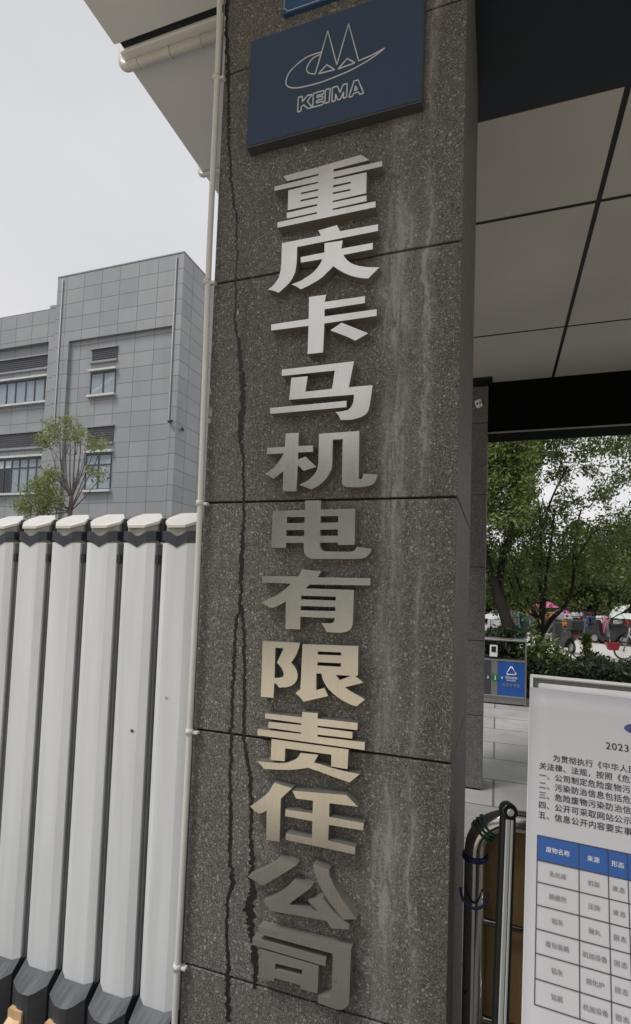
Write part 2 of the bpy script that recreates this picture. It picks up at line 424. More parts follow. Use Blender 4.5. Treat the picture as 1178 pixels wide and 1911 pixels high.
# ------------------------------------------------------------------ front pillar
YP = 1.21; PX0, PX1 = -.759, -.0900; PD = 1.83
joints = [0.0, .012, .620, 1.2180, 1.824, 2.438, 3.050, 3.594]
def make_pillar(x0, x1, y0, y1, joints, label, group):
    t = empty('stone_pillar', ((x0+x1)/2, (y0+y1)/2, 0), label, 'pillar', group)
    MB().box((x0+.008, y0+.008, 0), (x1-.008, y1-.008, joints[-1]-.002)).build('core', M['joint'], t)
    for a, b in zip(joints[1:-1], joints[2:]):
        q = MB(); q.box((x0, y0, a+.0028), (x1, y1, b-.0028), .0022, seg=2)
        q.build('stone_slab', M['stone'], t)
    return t
PIL = make_pillar(PX0, PX1, YP, PD, joints, 'speckled dark stone pillar carrying the steel lettering and the navy sign', None)
RP = make_pillar(-.76, -.0925, 4.49, 4.78, [0, .012, .603, 1.216, 1.831, 2.443, 3.06, 3.38],
                 'dark stone pillar behind the lettered one, under the far beam of the canopy', None)

# ragged cracks running down the face
def ribbon(pts, widths, name, parent):
    q = MB(); P3 = []; y = YP-.0007
    dense = []
    for i in range(len(pts)-1):
        a, b = pts[i], pts[i+1]; n = max(2, int(abs(b[1]-a[1])/4))
        for k in range(n):
            f = k/n; dense.append((a[0]+(b[0]-a[0])*f, a[1]+(b[1]-a[1])*f, widths[i]+(widths[i+1]-widths[i])*f))
    prev = None
    for (px, py, wd) in dense:
        px += random.gauss(0, 1.1); w1 = wd*random.uniform(.5, 1.7)/2+.75; w2 = wd*random.uniform(.5, 1.7)/2+.75
        c = (onY(px-w1, py, y), onY(px+w2, py, y))
        if prev: q.face([prev[0], prev[1], c[1], c[0]])
        prev = c
    q.build(name, M['crack'], parent)
ribbon([(424, 0), (423, 60), (426, 120), (427, 265), (432, 340), (441, 400), (442, 460), (441, 530), (438, 600), (446, 640), (453, 720), (452, 780), (447, 815), (454, 850), (456, 960), (451, 1040), (449, 1130), (441, 1160), (436, 1240), (432, 1380), (429, 1470), (431, 1560), (428, 1600), (435, 1645), (425, 1680), (422, 1745), (426, 1800), (425, 1911)],
       [4, 4, 4, 3, 2.5, 2, 1.2, 1, 2, 4, 8, 8, 8, 3, 3, 6, 4, 4, 4, 4, 4, 5, 4, 8, 4, 3, 5, 7], 'crack_stain', PIL)
ribbon([(450, 1128), (454, 1160), (457, 1240), (455, 1380), (467, 1450), (470, 1500), (467, 1560), (472, 1600), (469, 1640), (473, 1655), (464, 1695), (470, 1740), (476, 1775), (476, 1830), (474, 1850)],
       [3, 4, 4, 4, 5, 4, 4, 7, 8, 9, 17, 8, 10, 5, 6], 'crack_stain', PIL)
q = MB()
for (px, py, r) in [(392, 730, 4), (393, 770, 6), (391, 785, 4), (444, 583, 3), (570, 278, 2.5)]:
    pts = []
    for k in range(9):
        a = 2*math.pi*k/9; rr = r*random.uniform(.6, 1.2); pts.append(onY(px+rr*math.cos(a)*.7, py+rr*1.6*math.sin(a), YP-.0006))
    q.face(pts)
q.build('paint_chips', M['putty'], PIL)

# ------------------------------------------------------------------ steel characters
YL = YP-.027
CH = [
 ('metal_character', 'steel character at the very top of the lettering, just under the navy sign', (500, 280), 230/1178, [
   [[(148,250),(490,160),(890,45),(972,95),(630,183),(628,207),(1093,105),(1093,155),(628,262),(628,280),(945,212),(940,412),(622,485),(622,500),(943,432),(943,487),(620,560),(620,575),(1030,490),(1030,545),(92,743),(92,692),(472,607),(472,592),(182,655),(180,600),(472,533),(474,515),(190,575),(195,385),(484,315),(484,302),(62,390),(65,350),(487,242),(487,226),(185,298)],
    [(318,407),(482,372),(482,387),(318,424)],[(312,477),(480,440),(480,457),(312,493)],[(625,337),(793,302),(793,318),(625,357)],[(622,405),(790,372),(790,388),(622,422)]]]),
 ('metal_character', 'bright steel character second from the top, its long left stroke curving down', (490, 410), 240/1178, [
   [[(178,215),(535,145),(512,98),(683,50),(710,105),(1058,42),(1058,102),(318,250),(316,330),(312,400),(300,480),(270,545),(245,580),(215,610),(150,668),(100,650),(50,640),(85,615),(110,590),(150,530),(165,470),(173,400)]],
   [[(568,215),(735,190),(722,265),(1010,212),(1010,270),(742,322),(755,345),(775,370),(800,390),(830,407),(890,425),(970,435),(1072,435),(968,538),(920,536),(880,530),(835,520),(790,505),(750,488),(710,465),(680,447),(650,425),(620,457),(590,485),(550,525),(500,560),(430,600),(350,638),(310,610),(265,592),(350,560),(430,510),(470,478),(500,445),(530,402),(550,360),(352,393),(350,343),(568,300)]]]),
 ('metal_character', 'bright steel character third from the top, an upright crossed by a bar, with slanting dot', (490, 540), 240/1178, [
   [[(427,70),(583,48),(570,115),(938,62),(938,125),(568,182),(568,248),(1046,182),(1046,242),(567,312),(555,577),(413,593),(422,333),(80,377),(80,322),(423,270)]],
   [[(725,305),(967,402),(850,470),(780,435),(622,375)]]]),
 ('metal_character', 'bright steel character fourth from the top, hooked at right over a long loose bar', (490, 665), 230/1178, [
   [[(185,127),(875,47),(825,295),(1053,275),(1045,340),(1035,400),(1027,460),(1015,510),(1003,535),(985,555),(960,572),(930,585),(850,605),(800,608),(745,607),(738,585),(728,565),(713,546),(693,533),(760,525),(795,518),(820,510),(840,492),(855,470),(870,430),(875,365),(255,415),(277,205),(432,190),(410,338),(665,310),(692,135),(185,187)]],
   [[(75,493),(803,425),(803,485),(75,550)]]]),
 ('metal_character', 'greenish grey steel character fifth from the top, just above a joint in the stone', (485, 795), 240/1178, [
   [[(237,68),(357,63),(353,183),(487,178),(487,235),(350,243),(348,307),(418,280),(518,375),(400,410),(347,357),(335,597),(210,598),(216,413),(170,450),(125,483),(90,460),(45,440),(90,410),(130,380),(165,345),(190,305),(222,250),(65,258),(67,200),(230,190)]],
   [[(543,72),(912,45),(905,480),(922,487),(933,483),(940,475),(947,457),(952,437),(1078,443),(1075,468),(1065,490),(1055,513),(1040,530),(1013,543),(980,553),(930,560),(880,562),(800,558),(780,553),(765,545),(755,535),(752,520),(760,120),(668,125),(663,370),(655,402),(640,430),(622,462),(600,490),(572,520),(540,545),(505,565),(470,582),(410,555),(360,540),(440,500),(490,455),(520,410),(531,375),(537,340)]]]),
 ('metal_character', 'dull grey steel character sixth from the top, a barred grid with a tail hooking right', (490, 925), 220/1178, [
   [[(427,50),(583,47),(583,138),(928,130),(920,490),(752,492),(752,468),(573,470),(574,490),(578,510),(587,530),(600,545),(618,554),(640,558),(880,560),(903,555),(920,545),(932,530),(938,512),(1095,530),(1085,555),(1070,580),(1048,602),(1020,620),(992,629),(960,632),(500,632),(473,624),(450,610),(430,594),(418,575),(413,550),(413,472),(235,472),(232,522),(88,520),(103,152),(427,143)],
    [(245,213),(422,213),(420,272),(243,275)],[(238,343),(418,343),(417,402),(238,403)],[(580,205),(757,203),(757,267),(580,270)],[(577,340),(753,337),(753,400),(577,400)]]]),
 ('metal_character', 'grey steel character seventh from the top, a wide bar over a ladder-like box', (475, 1055), 230/1178, [
   [[(455,40),(640,55),(603,113),(1108,123),(1107,192),(530,183),(487,220),(950,235),(940,550),(936,577),(925,600),(907,620),(880,635),(842,643),(800,645),(690,637),(665,590),(640,552),(700,555),(728,553),(750,548),(763,533),(768,505),(440,492),(435,612),(297,607),(300,345),(250,375),(205,396),(157,410),(110,380),(60,355),(150,315),(205,290),(250,260),(303,220),(350,175),(73,163),(75,103),(420,105)],
    [(447,290),(777,300),(777,337),(445,325)],[(442,388),(773,398),(773,438),(440,430)]]]),
 ('metal_character', 'tan steel character eighth from the top, two parts side by side', (475, 1185), 230/1178, [
   [[(78,58),(433,76),(427,115),(415,150),(402,185),(385,215),(350,265),(375,292),(395,320),(407,350),(413,380),(412,407),(405,430),(390,455),(370,475),(343,489),(310,498),(235,503),(215,475),(190,455),(182,600),(60,590),(70,330)],
    [(200,122),(278,127),(262,165),(245,200),(215,262),(255,310),(272,340),(280,370),(278,387),(272,400),(235,410),(191,411)]],
   [[(460,88),(993,106),(988,388),(962,392),(1042,455),(866,500),(905,530),(955,560),(1005,585),(1058,617),(1015,650),(975,682),(930,668),(895,653),(840,625),(790,590),(750,557),(710,520),(686,487),(665,450),(650,412),(640,370),(592,367),(590,527),(670,507),(704,584),(470,638),(435,595),(393,555),(440,515)],
    [(605,157),(830,167),(828,197),(603,187)],[(603,260),(828,270),(825,305),(600,292)],[(778,382),(925,390),(815,432)]]]),
 ('metal_character', 'tan steel character ninth from the top, stacked bars over a box with two feet', (465, 1315), 235/1178, [
   [[(150,82),(497,118),(497,68),(643,80),(640,130),(1015,172),(1013,238),(640,197),(640,213),(967,256),(965,318),(640,280),(640,300),(1083,352),(1080,425),(78,285),(80,228),(487,274),(487,261),(180,215),(183,160),(490,191),(490,176),(150,128)]],
   [[(210,322),(930,420),(920,603),(768,578),(770,468),(338,408),(333,530),(203,518)]],
   [[(480,452),(648,470),(608,542),(690,565),(760,588),(850,612),(935,632),(1035,650),(940,728),(850,697),(760,665),(655,625),(550,590),(490,600),(430,607),(365,610),(300,609),(220,606),(140,600),(115,568),(80,530),(150,537),(220,543),(280,547),(340,545),(372,538),(400,528),(428,515),(450,500),(468,478)]]]),
 ('metal_character', 'tan steel character tenth from the top, a leaning left part beside three bars', (460, 1445), 240/1178, [
   [[(255,76),(418,128),(370,170),(315,225),(303,618),(183,600),(185,330),(155,350),(115,362),(70,330),(35,295),(80,265),(120,235),(165,200),(205,160)]],
   [[(420,150),(915,190),(1020,297),(760,265),(758,390),(1075,448),(1068,515),(755,462),(748,605),(998,668),(995,735),(360,600),(363,540),(600,585),(605,430),(355,383),(358,322),(606,358),(610,242),(455,222)]]]),
 ('metal_character', 'dull steel character second from the bottom, two splayed strokes over an angular hook', (455, 1580), 235/1178, [
   [[(325,105),(498,168),(420,222),(340,270),(260,318),(175,365),(110,325),(38,283),(95,258),(150,232),(200,210),(240,190),(285,155)]],
   [[(650,160),(798,220),(803,270),(850,375),(895,450),(930,510),(1000,600),(1055,680),(930,682),(862,600),(800,520),(757,450),(720,380),(685,305),(665,255)]],
   [[(465,315),(632,382),(520,465),(420,540),(695,612),(600,505),(738,482),(790,548),(840,610),(915,675),(990,738),(985,775),(820,765),(775,695),(510,645),(250,600),(215,560),(185,505),(240,488),(290,465),(370,415),(425,362)]]]),
 ('metal_character', 'dull steel character at the bottom, a wide hooked frame around a small box', (455, 1705), 225/1178, [
   [[(145,130),(1048,350),(1030,870),(1020,897),(1000,917),(973,932),(940,940),(905,936),(870,925),(725,872),(725,802),(765,815),(800,823),(825,823),(845,815),(858,800),(863,780),(870,392),(142,195)]],
   [[(85,243),(803,440),(798,515),(85,305)]],
   [[(155,348),(733,513),(720,780),(555,735),(555,697),(298,630),(296,664),(145,626)],[(310,487),(570,550),(568,613),(305,545)]]]),
]
for (nm, lab, org, s, comps) in CH:
    q = MB()
    for comp in comps:
        q.loops(comp, lambda a, b: onY(org[0]+a*s, org[1]+b*s, YL), Vector((0, .0265, 0)))
    bmesh.ops.remove_doubles(q.bm, verts=q.bm.verts, dist=.00005)
    o = q.build(nm, M['steel'], None)
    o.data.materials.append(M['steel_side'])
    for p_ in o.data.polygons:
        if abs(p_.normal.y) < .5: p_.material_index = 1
    c = sum((Vector(v.co) for v in o.data.vertices), Vector())/len(o.data.vertices)
    o.data.transform(Matrix.Translation(-c)); o.location = c
    tag(o, lab, 'steel lettering', 'steel characters down the stone pillar')

# ------------------------------------------------------------------ navy sign with emblem
YS = YP-.030
a = onY(466.5, 78, YS); b = onY(460.8, 276, YS); c = onY(786.2, 187.6, YS)
sx0, sx1, sz0, sz1 = (a.x+b.x)/2, c.x+.002, (b.z+c.z)/2, a.z
t = empty('company_sign', ((sx0+sx1)/2, YP, sz0), 'navy sign board with an outlined emblem and the letters KEIMA', 'sign')
MB().box((sx0, YS+.001, sz0), (sx1, YP-.0005, sz1), .001).build('sign_box', M['navy_edge'], t)
MB().box((sx0+.0015, YS-.0012, sz0+.003), (sx1-.0015, YS+.0009, sz1-.0015), .0006).build('sign_face', M['navy'], t)
def strokes(q, lines, org, s, y, r):
    for pts, closed in lines:
        P = [onY(org[0]+p[0]*s, org[1]+p[1]*s, y) for p in pts]
        if closed: P = P+[P[0]]
        for i in range(len(P)-1):
            q.tube([P[i], P[i+1]], r, 6)
def smooth(pts, n=4):
    out = []
    for i in range(len(pts)-1):
        p0 = pts[max(i-1, 0)]; p1 = pts[i]; p2 = pts[i+1]; p3 = pts[min(i+2, len(pts)-1)]
        for k in range(n):
            t_ = k/n
            out.append(tuple(.5*((2*p1[j])+(-p0[j]+p2[j])*t_+(2*p0[j]-5*p1[j]+4*p2[j]-p3[j])*t_*t_+(-p0[j]+3*p1[j]-3*p2[j]+p3[j])*t_**3) for j in (0, 1)))
    return out+[pts[-1]]
so_, ss = (500, 20), 240/1178
q = MB()
swoosh = smooth([(1070,343),(985,411),(900,468),(760,545),(620,605),(480,658),(350,692),(250,708),(190,698),(168,670),(172,625),(200,562),(270,490),(350,430),(420,400),(490,380)])
cres = smooth([(485,400),(420,430),(375,485),(356,530),(365,562),(395,578),(435,580)])
strokes(q, [([(435,578),(550,185),(632,495),(740,120),(832,460),(960,405),(1070,343)], False), (swoosh, False), (cres, False),
            ([(540,495),(612,540),(465,578)], True), ([(728,438),(798,478),(643,535)], True)], so_, ss, YS-.0018, .00145)
q.build('emblem', M['line'], t)
q = MB()
strokes(q, [([(280,795),(318,785),(316,836),(362,778),(408,767),(362,832),(408,885),(368,898),(330,863),(308,880),(305,918),(273,928)], True),
            ([(418,760),(515,730),(512,762),(452,779),(450,797),(505,781),(503,809),(447,824),(445,846),(508,828),(505,860),(412,886)], True),
            ([(530,725),(572,712),(562,838),(522,850)], True),
            ([(592,705),(640,692),(660,752),(690,678),(728,667),(722,792),(690,803),(695,745),(665,812),(640,818),(622,765),(618,826),(588,835)], True),
            ([(790,645),(828,635),(878,755),(840,768),(832,745),(785,760),(775,785),(742,792)], True), ([(805,690),(820,725),(793,732)], True)], so_, ss, YS-.0018, .0016)
q.build('sign_lettering', M['line'], t)
# smaller blue plate above
e1 = onY(527.3, 27, YP-.012)
t = empty('blue_plate', (e1.x+.13, YP, e1.z), 'small blue plaque with a pale border line, above the navy sign', 'plaque')
MB().box((e1.x, YP-.012, e1.z), (e1.x+.26, YP-.0005, e1.z+.16), .001).build('plate', M['blue_sign'], t)
q = MB(); x0, x1, z0, z1, i_, k_ = e1.x+.004, e1.x+.256, e1.z+.004, e1.z+.156, 0, .010
bd = [(x0, z0+k_), (x0+k_*.5, z0+k_*.9), (x0+k_, z0), (x1-k_, z0), (x1, z0+k_), (x1, z1-k_), (x1-k_, z1), (x0+k_, z1), (x0, z1-k_)]
for i in range(len(bd)):
    p, r_ = bd[i], bd[(i+1) % len(bd)]; q.tube([(p[0], YP-.0125, p[1]), (r_[0], YP-.0125, r_[1])], .0009, 6)
q.build('border_line', M['line'], t)

# ------------------------------------------------------------------ conduit beside the pillar
t = empty('conduit_pipe', (-.78, 1.19, 0), 'thin white plastic conduit running up the left edge of the lettered pillar', 'pipe')
yc = 1.192
pp = [onY(px, py, yc) for px, py in ((411.5, -60), (409.3, 50), (403.5, 200), (394, 400), (388.5, 530), (374.3, 937), (354.2, 1363), (329, 1850))]
dz = (pp[-1]-pp[-2]).normalized(); pp = [pp[0]+Vector((0, 0, .35))]+pp+[Vector((pp[-1].x-.002, yc, .02))]
P2 = smooth([(p.x, p.z) for p in pp], 5)
MB().tube([(p[0], yc, p[1]) for p in P2], .0079, 14).build('pipe', M['pvc'], t)
for (px, py) in ((404, 146), (387, 527), (373, 939), (354, 1365), (331, 1804)):
    p = onY(px, py, yc); q = MB()
    q.tube([p+Vector((-.0001, 0, -.007)), p+Vector((.0001, 0, .007))], .0103, 14)
    q.box((p.x+.004, yc-.002, p.z-.006), (p.x+.024, yc+.012, p.z+.002), .002, seg=2)
    q.build('pipe_clip', M['pvc'], t)
q = MB(); q.tube([onY(417, 0, 1.2)+Vector((0, 0, .3)), onY(417.5, 40, 1.2), onY(412.5, 148, 1.2)], .0022, 8)
q.build('pipe_cable', M['gate_side'], t)

# ------------------------------------------------------------------ sliding gate
YG = 1.33
cap_z = 1.6+.136*YG; base_z = 1.6-.922*YG; W = .088*YG; PITCH = .1092*YG; D = .060; ch = .020
gate = empty('folding_gate', (-1.2, YG+.05, 0), 'white folding gate of upright posts with pale caps, left of the pillar', 'gate')
def prof(w, y0, y1, c, cx, cy=None):
    cy = c if cy is None else cy
    return [(cx-w/2, y1-cy), (cx-w/2, y0+cy), (cx-w/2+c, y0), (cx+w/2-c*1.3, y0), (cx+w/2, y0+cy), (cx+w/2, y1-cy), (cx+w/2-c, y1), (cx-w/2+c, y1)]
def loft(q, rings, cap0=True, cap1=True):
    R = [[q.bm.verts.new(p) for p in r] for r in rings]; n = len(R[0])
    for i in range(len(R)-1):
        for k in range(n): q.bm.faces.new((R[i][k], R[i][(k+1) % n], R[i+1][(k+1) % n], R[i+1][k]))
    if cap0: q.bm.faces.new(R[0][::-1])
    if cap1: q.bm.faces.new(R[-1])
def wavy(cx, w, amp, base):
    """height of the pointed trim at the profile corners"""
    return None
def gate_post(cx):
    u = empty('gate_post', (cx, YG, 0)); u.parent = gate; u.matrix_parent_inverse = gate.matrix_basis.inverted()
    u.location = (cx, YG, 0)
    # fine profile of the front: left chamfer, front, right chamfer sampled for the pointed trim
    w = W; c = ch; y0 = YG; y1 = YG+D
    q = MB(); pr = prof(w, y0, y1, c, cx, .008)
    loft(q, [[(x, y, base_z-.01) for x, y in pr], [(x, y, cap_z-.055) for x, y in pr]])
    body = q.build('post_body', M['gate'], u)
    # shallow ridge in the front face
    # trim band following the front, dipping to a point in the middle
    path = [(cx-w/2, y0+.03), (cx-w/2, y0+.008), (cx-w/2+c*.5, y0+.004), (cx-w/2+c, y0)]
    nfr = 8
    for i in range(1, nfr): path.append((cx-w/2+c+(w-2.3*c)*i/nfr, y0))
    path += [(cx+w/2-c*1.3, y0), (cx+w/2-c*.65, y0+.004), (cx+w/2, y0+.008), (cx+w/2, y0+.03), (cx+w/2, y1-c), (cx+w/2-c, y1), (cx, y1), (cx-w/2+c, y1), (cx-w/2, y1-c)]
    q = MB(); top = []; bot = []; off = .0022
    for (x, y) in path:
        f = abs(x-(cx-w*.02))/(w/2); f = min(1, f)
        if y > y0+.035: f = 1
        zt = cap_z-.024-.010*max(0, math.cos(f*math.pi))**1 + .004*(f)
        zt = cap_z-.034+.016*(.5-.5*math.cos(math.pi*min(1, f*1.3)))
        zb = cap_z-.070+.023*min(1, f*1.15)**.8
        d = Vector((x-cx, y-(y0+y1)/2)).normalized()
        X, Y_ = x+d.x*off, y+d.y*off
        if y == y0: X, Y_ = x, y0-off
        top.append(Vector((X, Y_, zt))); bot.append(Vector((X, Y_, zb)))
    n = len(path); inner_t = [Vector((p.x+(cx-p.x)*.12, p.y+((y0+y1)/2-p.y)*.12, p.z)) for p in top]; inner_b = [Vector((p.x+(cx-p.x)*.12, p.y+((y0+y1)/2-p.y)*.12, p.z)) for p in bot]
    for i in range(n):
        j = (i+1) % n
        q.face([bot[i], bot[j], top[j], top[i]]); q.face([top[i], top[j], inner_t[j], inner_t[i]]); q.face([bot[j], bot[i], inner_b[i], inner_b[j]])
    bmesh.ops.remove_doubles(q.bm, verts=q.bm.verts, dist=.00001)
    q.build('pointed_trim', M['charcoal'], u)
    # neck between trim and cap
    q = MB(); pn = prof(w*.95, y0+.002, y1-.003, .022, cx, .018)
    loft(q, [[(x, y, cap_z-.06) for x, y in pn], [(x, y, cap_z-.003+(y-y0)*.58) for x, y in pn]])
    q.build('neck', M['gate_neck'], u)
    # cap: slanting lid, low edge to the front
    q = MB(); pc = prof(w*1.05, y0-.006, y1+.004, .027, cx, .026)
    zc = lambda y, h: cap_z-.005+h+(y-y0)*.62
    loft(q, [[(x, y, cap_z-.005+(y-y0)*.60) for x, y in pc], [(x, y, zc(y, .008)) for x, y in pc], [(cx+(x-cx)*.95, y0+D/2+(y-y0-D/2)*.94, zc(y, .011)) for x, y in pc]])
    q.build('cap', M['gate_cap'], u)
    # dark hinge block behind, links to the neighbour
    q = MB(); q.box((cx+w/2-.004, y0+.030, cap_z-.05), (cx+w/2+.012, y1+.008, cap_z+.026), .002)
    q.build('hinge_block', M['charcoal'], u)
    q = MB(); q.box((cx-w/2-.013, y0+.038, cap_z-.044), (cx-w/2+.01, y1-.006, cap_z-.028))
    q.build('link_bar', M['charcoal'], u)
    q = MB(); q.box((cx+w/2+.001, y0+.012, cap_z-.120), (cx+w/2+.010, y0+.028, cap_z-.092))
    q.build('hinge_pin', M['charcoal'], u)
    q = MB(); q.box((cx+w/2+.0008, y0+.014, base_z), (cx+w/2+.0035, y1-.01, cap_z-.058), .0005)
    q.box((cx+w/2+.0036, y0+.020, base_z), (cx+w/2+.009, y0+.030, cap_z-.1), .001)
    q.build('shaded_side_strip', M['gate_side'], u)  # grey strips paint the post's right side as shaded
    q = MB(); q.box((cx+w/2+.012, y0+.040, .25), (cx+w/2+.027, y0+.046, cap_z-.07))
    q.build('dark_gap_strip', M['black'], u)  # black strip painted in for the dark gap between posts
    # skirt: sloping shoulder, then an upright dark shell
    q = MB(); zs = base_z
    fx = [-.5, -.5+.14, -.18, 0, .18, .5-.2, .5]
    sh = [(cx-w/2-.0015, y1)]+[(cx+w*f+(-.0015 if f == -.5 else .0015 if f == .5 else 0), y0+(.008 if abs(f) == .5 else -.0015)) for f in fx]+[(cx+w/2+.005, y1)]
    lo = [(cx-w/2-.002, y1)]+[(cx+w*f+(-.002 if f == -.5 else .002 if f == .5 else 0), y0-d_) for f, d_ in zip(fx, (.036, .046, .054, .057, .054, .044, .022))]+[(cx+w/2+.0055, y1)]
    zd = [.03, .010, .004, 0, 0, 0, .004, .018, .04]
    up = [(x, y, zs+(.014 if i == 1 else .008 if i == 7 else 0)) for i, (x, y) in enumerate(sh)]
    mid = [(x, y, zs-.038+zd[i]) for i, (x, y) in enumerate(lo)]
    mid0 = [(x, y, zs-.042+zd[i]) for i, (x, y) in enumerate(lo)]
    lo2 = [(x, y, .05) for (x, y) in lo]
    loft(q, [lo2, mid0, mid, up], True, False)
    q.build('skirt', M['charcoal'], u)
    # tan foot with an arched end
    q = MB(); fx0, fx1 = cx-w*.40, cx+w*.06; zt = 1.6-.985*YG
    sec = lambda y, z, x0, x1: [(x0, y, z-.045), (x0, y, z-.004), (x0+.006, y, z+.001), ((x0+x1)/2, y, z-.003), (x1-.003, y, z-.001), (x1, y, z-.006), (x1, y, z-.045)]
    yf = y0-.050
    loft(q, [sec(yf, zt, fx0, fx1), sec(yf-.012, zt-.001, fx0, fx1), sec(yf-.013, zt-.026, fx0+.001, fx1-.001), sec(yf-.09, zt-.085, fx0-.004, fx1-.002), sec(yf-.15, zt-.17, fx0-.006, fx1)])
    q.build('foot', M['tan'], u)
    return u
x_units = [(-1.169+(-1.086))/2*YG + i*PITCH for i in range(-9, 5)]
posts = [gate_post(x) for x in x_units]
for (px, py, r, k_) in ((247, 1364, 5.5, 6), (311, 1303, 5, 7)):
    p = onY(px, py, YG-.0008); pts = []
    for k in range(12):
        a = 2*math.pi*k/12; pts.append(p+Vector((math.cos(a)*r*.0014*random.uniform(.6, 1.1), 0, math.sin(a)*r*.0011*random.uniform(.6, 1.1))))
    q = MB(); q.face(pts); q.build('scuff_mark', M['stain'] if k_ == 6 else M['gate_neck'], posts[k_+6])

# ------------------------------------------------------------------ entrance canopy
cano = empty('entrance_canopy', (1.5, 3, 3.4), 'flat entrance canopy with pale ceiling panels, dark beams and a grey soffit', 'canopy')
HS = 3.6; HC = 3.401
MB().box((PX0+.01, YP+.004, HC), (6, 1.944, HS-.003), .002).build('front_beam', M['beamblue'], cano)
xs = [-.738, .412, 1.562, 2.712, 3.862, 5.012]; ys = [1.944, 2.502, 3.652, 4.488]
for i in range(5):
    for j in range(3):
        g = .011
        MB().box((xs[i]+g, ys[j]+(g if j else .001), HC), (xs[i+1]-g, ys[j+1]-(g if j < 2 else .001), HC+.0035), .0008).build('ceiling_panel', M['ceil'], cano)
MB().box((-.76, 1.948, HC+.004), (6, 4.488, HC+.16)).build('ceiling_void', M['black'], cano)
zb = onY(915.4, 806.7, 4.49).z
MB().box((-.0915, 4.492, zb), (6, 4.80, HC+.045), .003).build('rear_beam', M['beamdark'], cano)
MB().box((-.1, 4.485, zb-.006), (6, 4.515, zb-.001)).build('beam_sunlit_line', M['gate_side'], cano)  # thin paler strip paints the sunlit line along the beam's bottom
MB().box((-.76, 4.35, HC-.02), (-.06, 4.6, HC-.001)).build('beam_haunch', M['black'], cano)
# soffit of the upper slab, two panels and a dark gap
XS = -1.385
MB().box((XS, .05, HS), (6, 1.452, HS+.05), .004).build('soffit_panel', M['soffit'], cano)
MB().box((XS, 1.480, HS), (6, 2.24, HS+.05), .004).build('soffit_panel', M['soffit'], cano)
MB().box((XS+.02, .07, HS+.051), (6, 2.22, HS+.4)).build('roof_slab', M['soffit'], cano)
MB().box((XS+.02, 1.4525, HS+.012), (6, 1.4795, HS+.050)).build('panel_gap', M['beamblue'], cano)
MB().box((PX0-.3, 2.24, HS+.055), (6, 4.9, HS+.25)).build('rear_roof', M['soffit'], cano)
def gutter(y, r, top):
    t = empty('drain_pipe', (XS, y, HS), 'thick pale drain pipe under the grey soffit beside its dark gap' if r > .015 else 'thin pale drain pipe at the far end of the grey soffit', 'pipe')
    z = HS-r-.002; xo = XS-r-.002
    bend = [(xo+ (r*2.0)*(1-math.cos(a)), y, z+(r*2.0)*(1-math.sin(a))) for a in [k*math.pi/2/6 for k in range(7)]]
    pts = [(xo, y, HS+.5), (xo, y, HS+.08)]+bend+[(XS+.1, y, z), (-.62, y, z)]
    q = MB(); q.tube(pts, r, 14); q.build('pipe', M['pvc'], t)
    q = MB(); q.tube([(XS+.055, y, z), (XS+.062, y, z)], r*1.12, 14); q.build('pipe_socket', M['pvc'], t)
    if r > .015:
        for px in (303, 362):
            p = onZ(px, 60 if px == 303 else 38, HS); x = p.x
            q = MB(); q.torus((x, y, z), r*1.1, .0022, 'x'); q.box((x-.004, y-.003, z+r*.9), (x+.004, y+.003, HS-.0005)); q.build('pipe_clip', M['pvc'], t)
gutter(1.518, .0165, True); gutter(2.06, .0115, False)

# small outlet plate on the rear pillar
p = onY(893.5, 754, 4.485)
t = empty('outlet_plate', (p.x, 4.485, p.z), 'small white tilted plate with two dark holes on the rear pillar', 'plate')
mt = Matrix.Translation(p) @ Matrix.Rotation(RAD(-18), 4, 'Y')
q = MB(); q.box((-.028, -.02, -.036), (.028, 0, .036), .010, mt, 3); q.build('plate_body', M['white'], t)
q = MB()
for dx in (-.011, .013): q.cyl(mt @ Vector((dx, -.022, 0)), mt @ Vector((dx, -.0195, 0)), .008, 14)
q.build('holes', M['black'], t)

# ------------------------------------------------------------------ railing, ties, brown board
YR = 1.36
rail = empty('steel_railing', (.2, YR, 0), 'polished steel tube railing with a rounded corner, right of the lettered pillar', 'railing')
xv = onY(886, 1640, YR).x; zt = onY(950, 1532, YR).z; R = .085
pts = [(xv, YR, 0), (xv, YR, .5), (xv, YR, zt-R)]+[(xv+R-R*math.cos(a), YR, zt-R+R*math.sin(a)) for a in [k*math.pi/2/10 for k in range(1, 11)]]+[(xv+.4, YR, zt), (xv+1.5, YR, zt)]
MB().tube(pts, .0255, 28).build('top_tube', M['chrome'], rail)
for py in (1722, 1907):
    z = onY(940, py+5, YR).z
    MB().tube([(xv+.02, YR, z), (xv+1.5, YR, z)], .0075, 14).build('rail_bar', M['chrome'], rail)
MB().tube([(xv+1.3, YR, 0), (xv+1.3, YR, zt-.02)], .0255, 20).build('post_tube', M['chrome'], rail)
q = MB()
for k, (px, dz_) in enumerate(((901, 0), (906, .002), (912, -.001))):
    c = onY(px, 1536, YR); lean = .010*(k-.5)
    q.torus((0, 0, 0), .0285, .0026, 'x', 24, 6)
    vs = [v for v in q.bm.verts if v.index == -1 or True][-24*6:]
    a_ = math.acos(max(-1, min(1, 1-(c.x-xv)/R))); mm = Matrix.Translation((c.x, YR, zt-R+R*math.sin(a_))) @ Matrix.Rotation(-(math.pi/2-a_)-RAD(4*k-4), 4, 'Y')
    bmesh.ops.transform(q.bm, matrix=mm, verts=vs)
tw = q.build('twine_tie', M['twgreen']); tag(tw, 'green twine wound around the bend of the steel railing', 'twine')
q = MB(); c = onY(889, 1600, YR)
for k in range(2):
    q.torus((xv, YR, c.z+.005*k), .0285, .0032, 'z', 24, 6)
tag(q.build('wire_tie', M['twblue']), 'tight blue wire band around the railing tube below its bend', 'wire')
q = MB(); c = onY(886, 1655, YR); pl = []
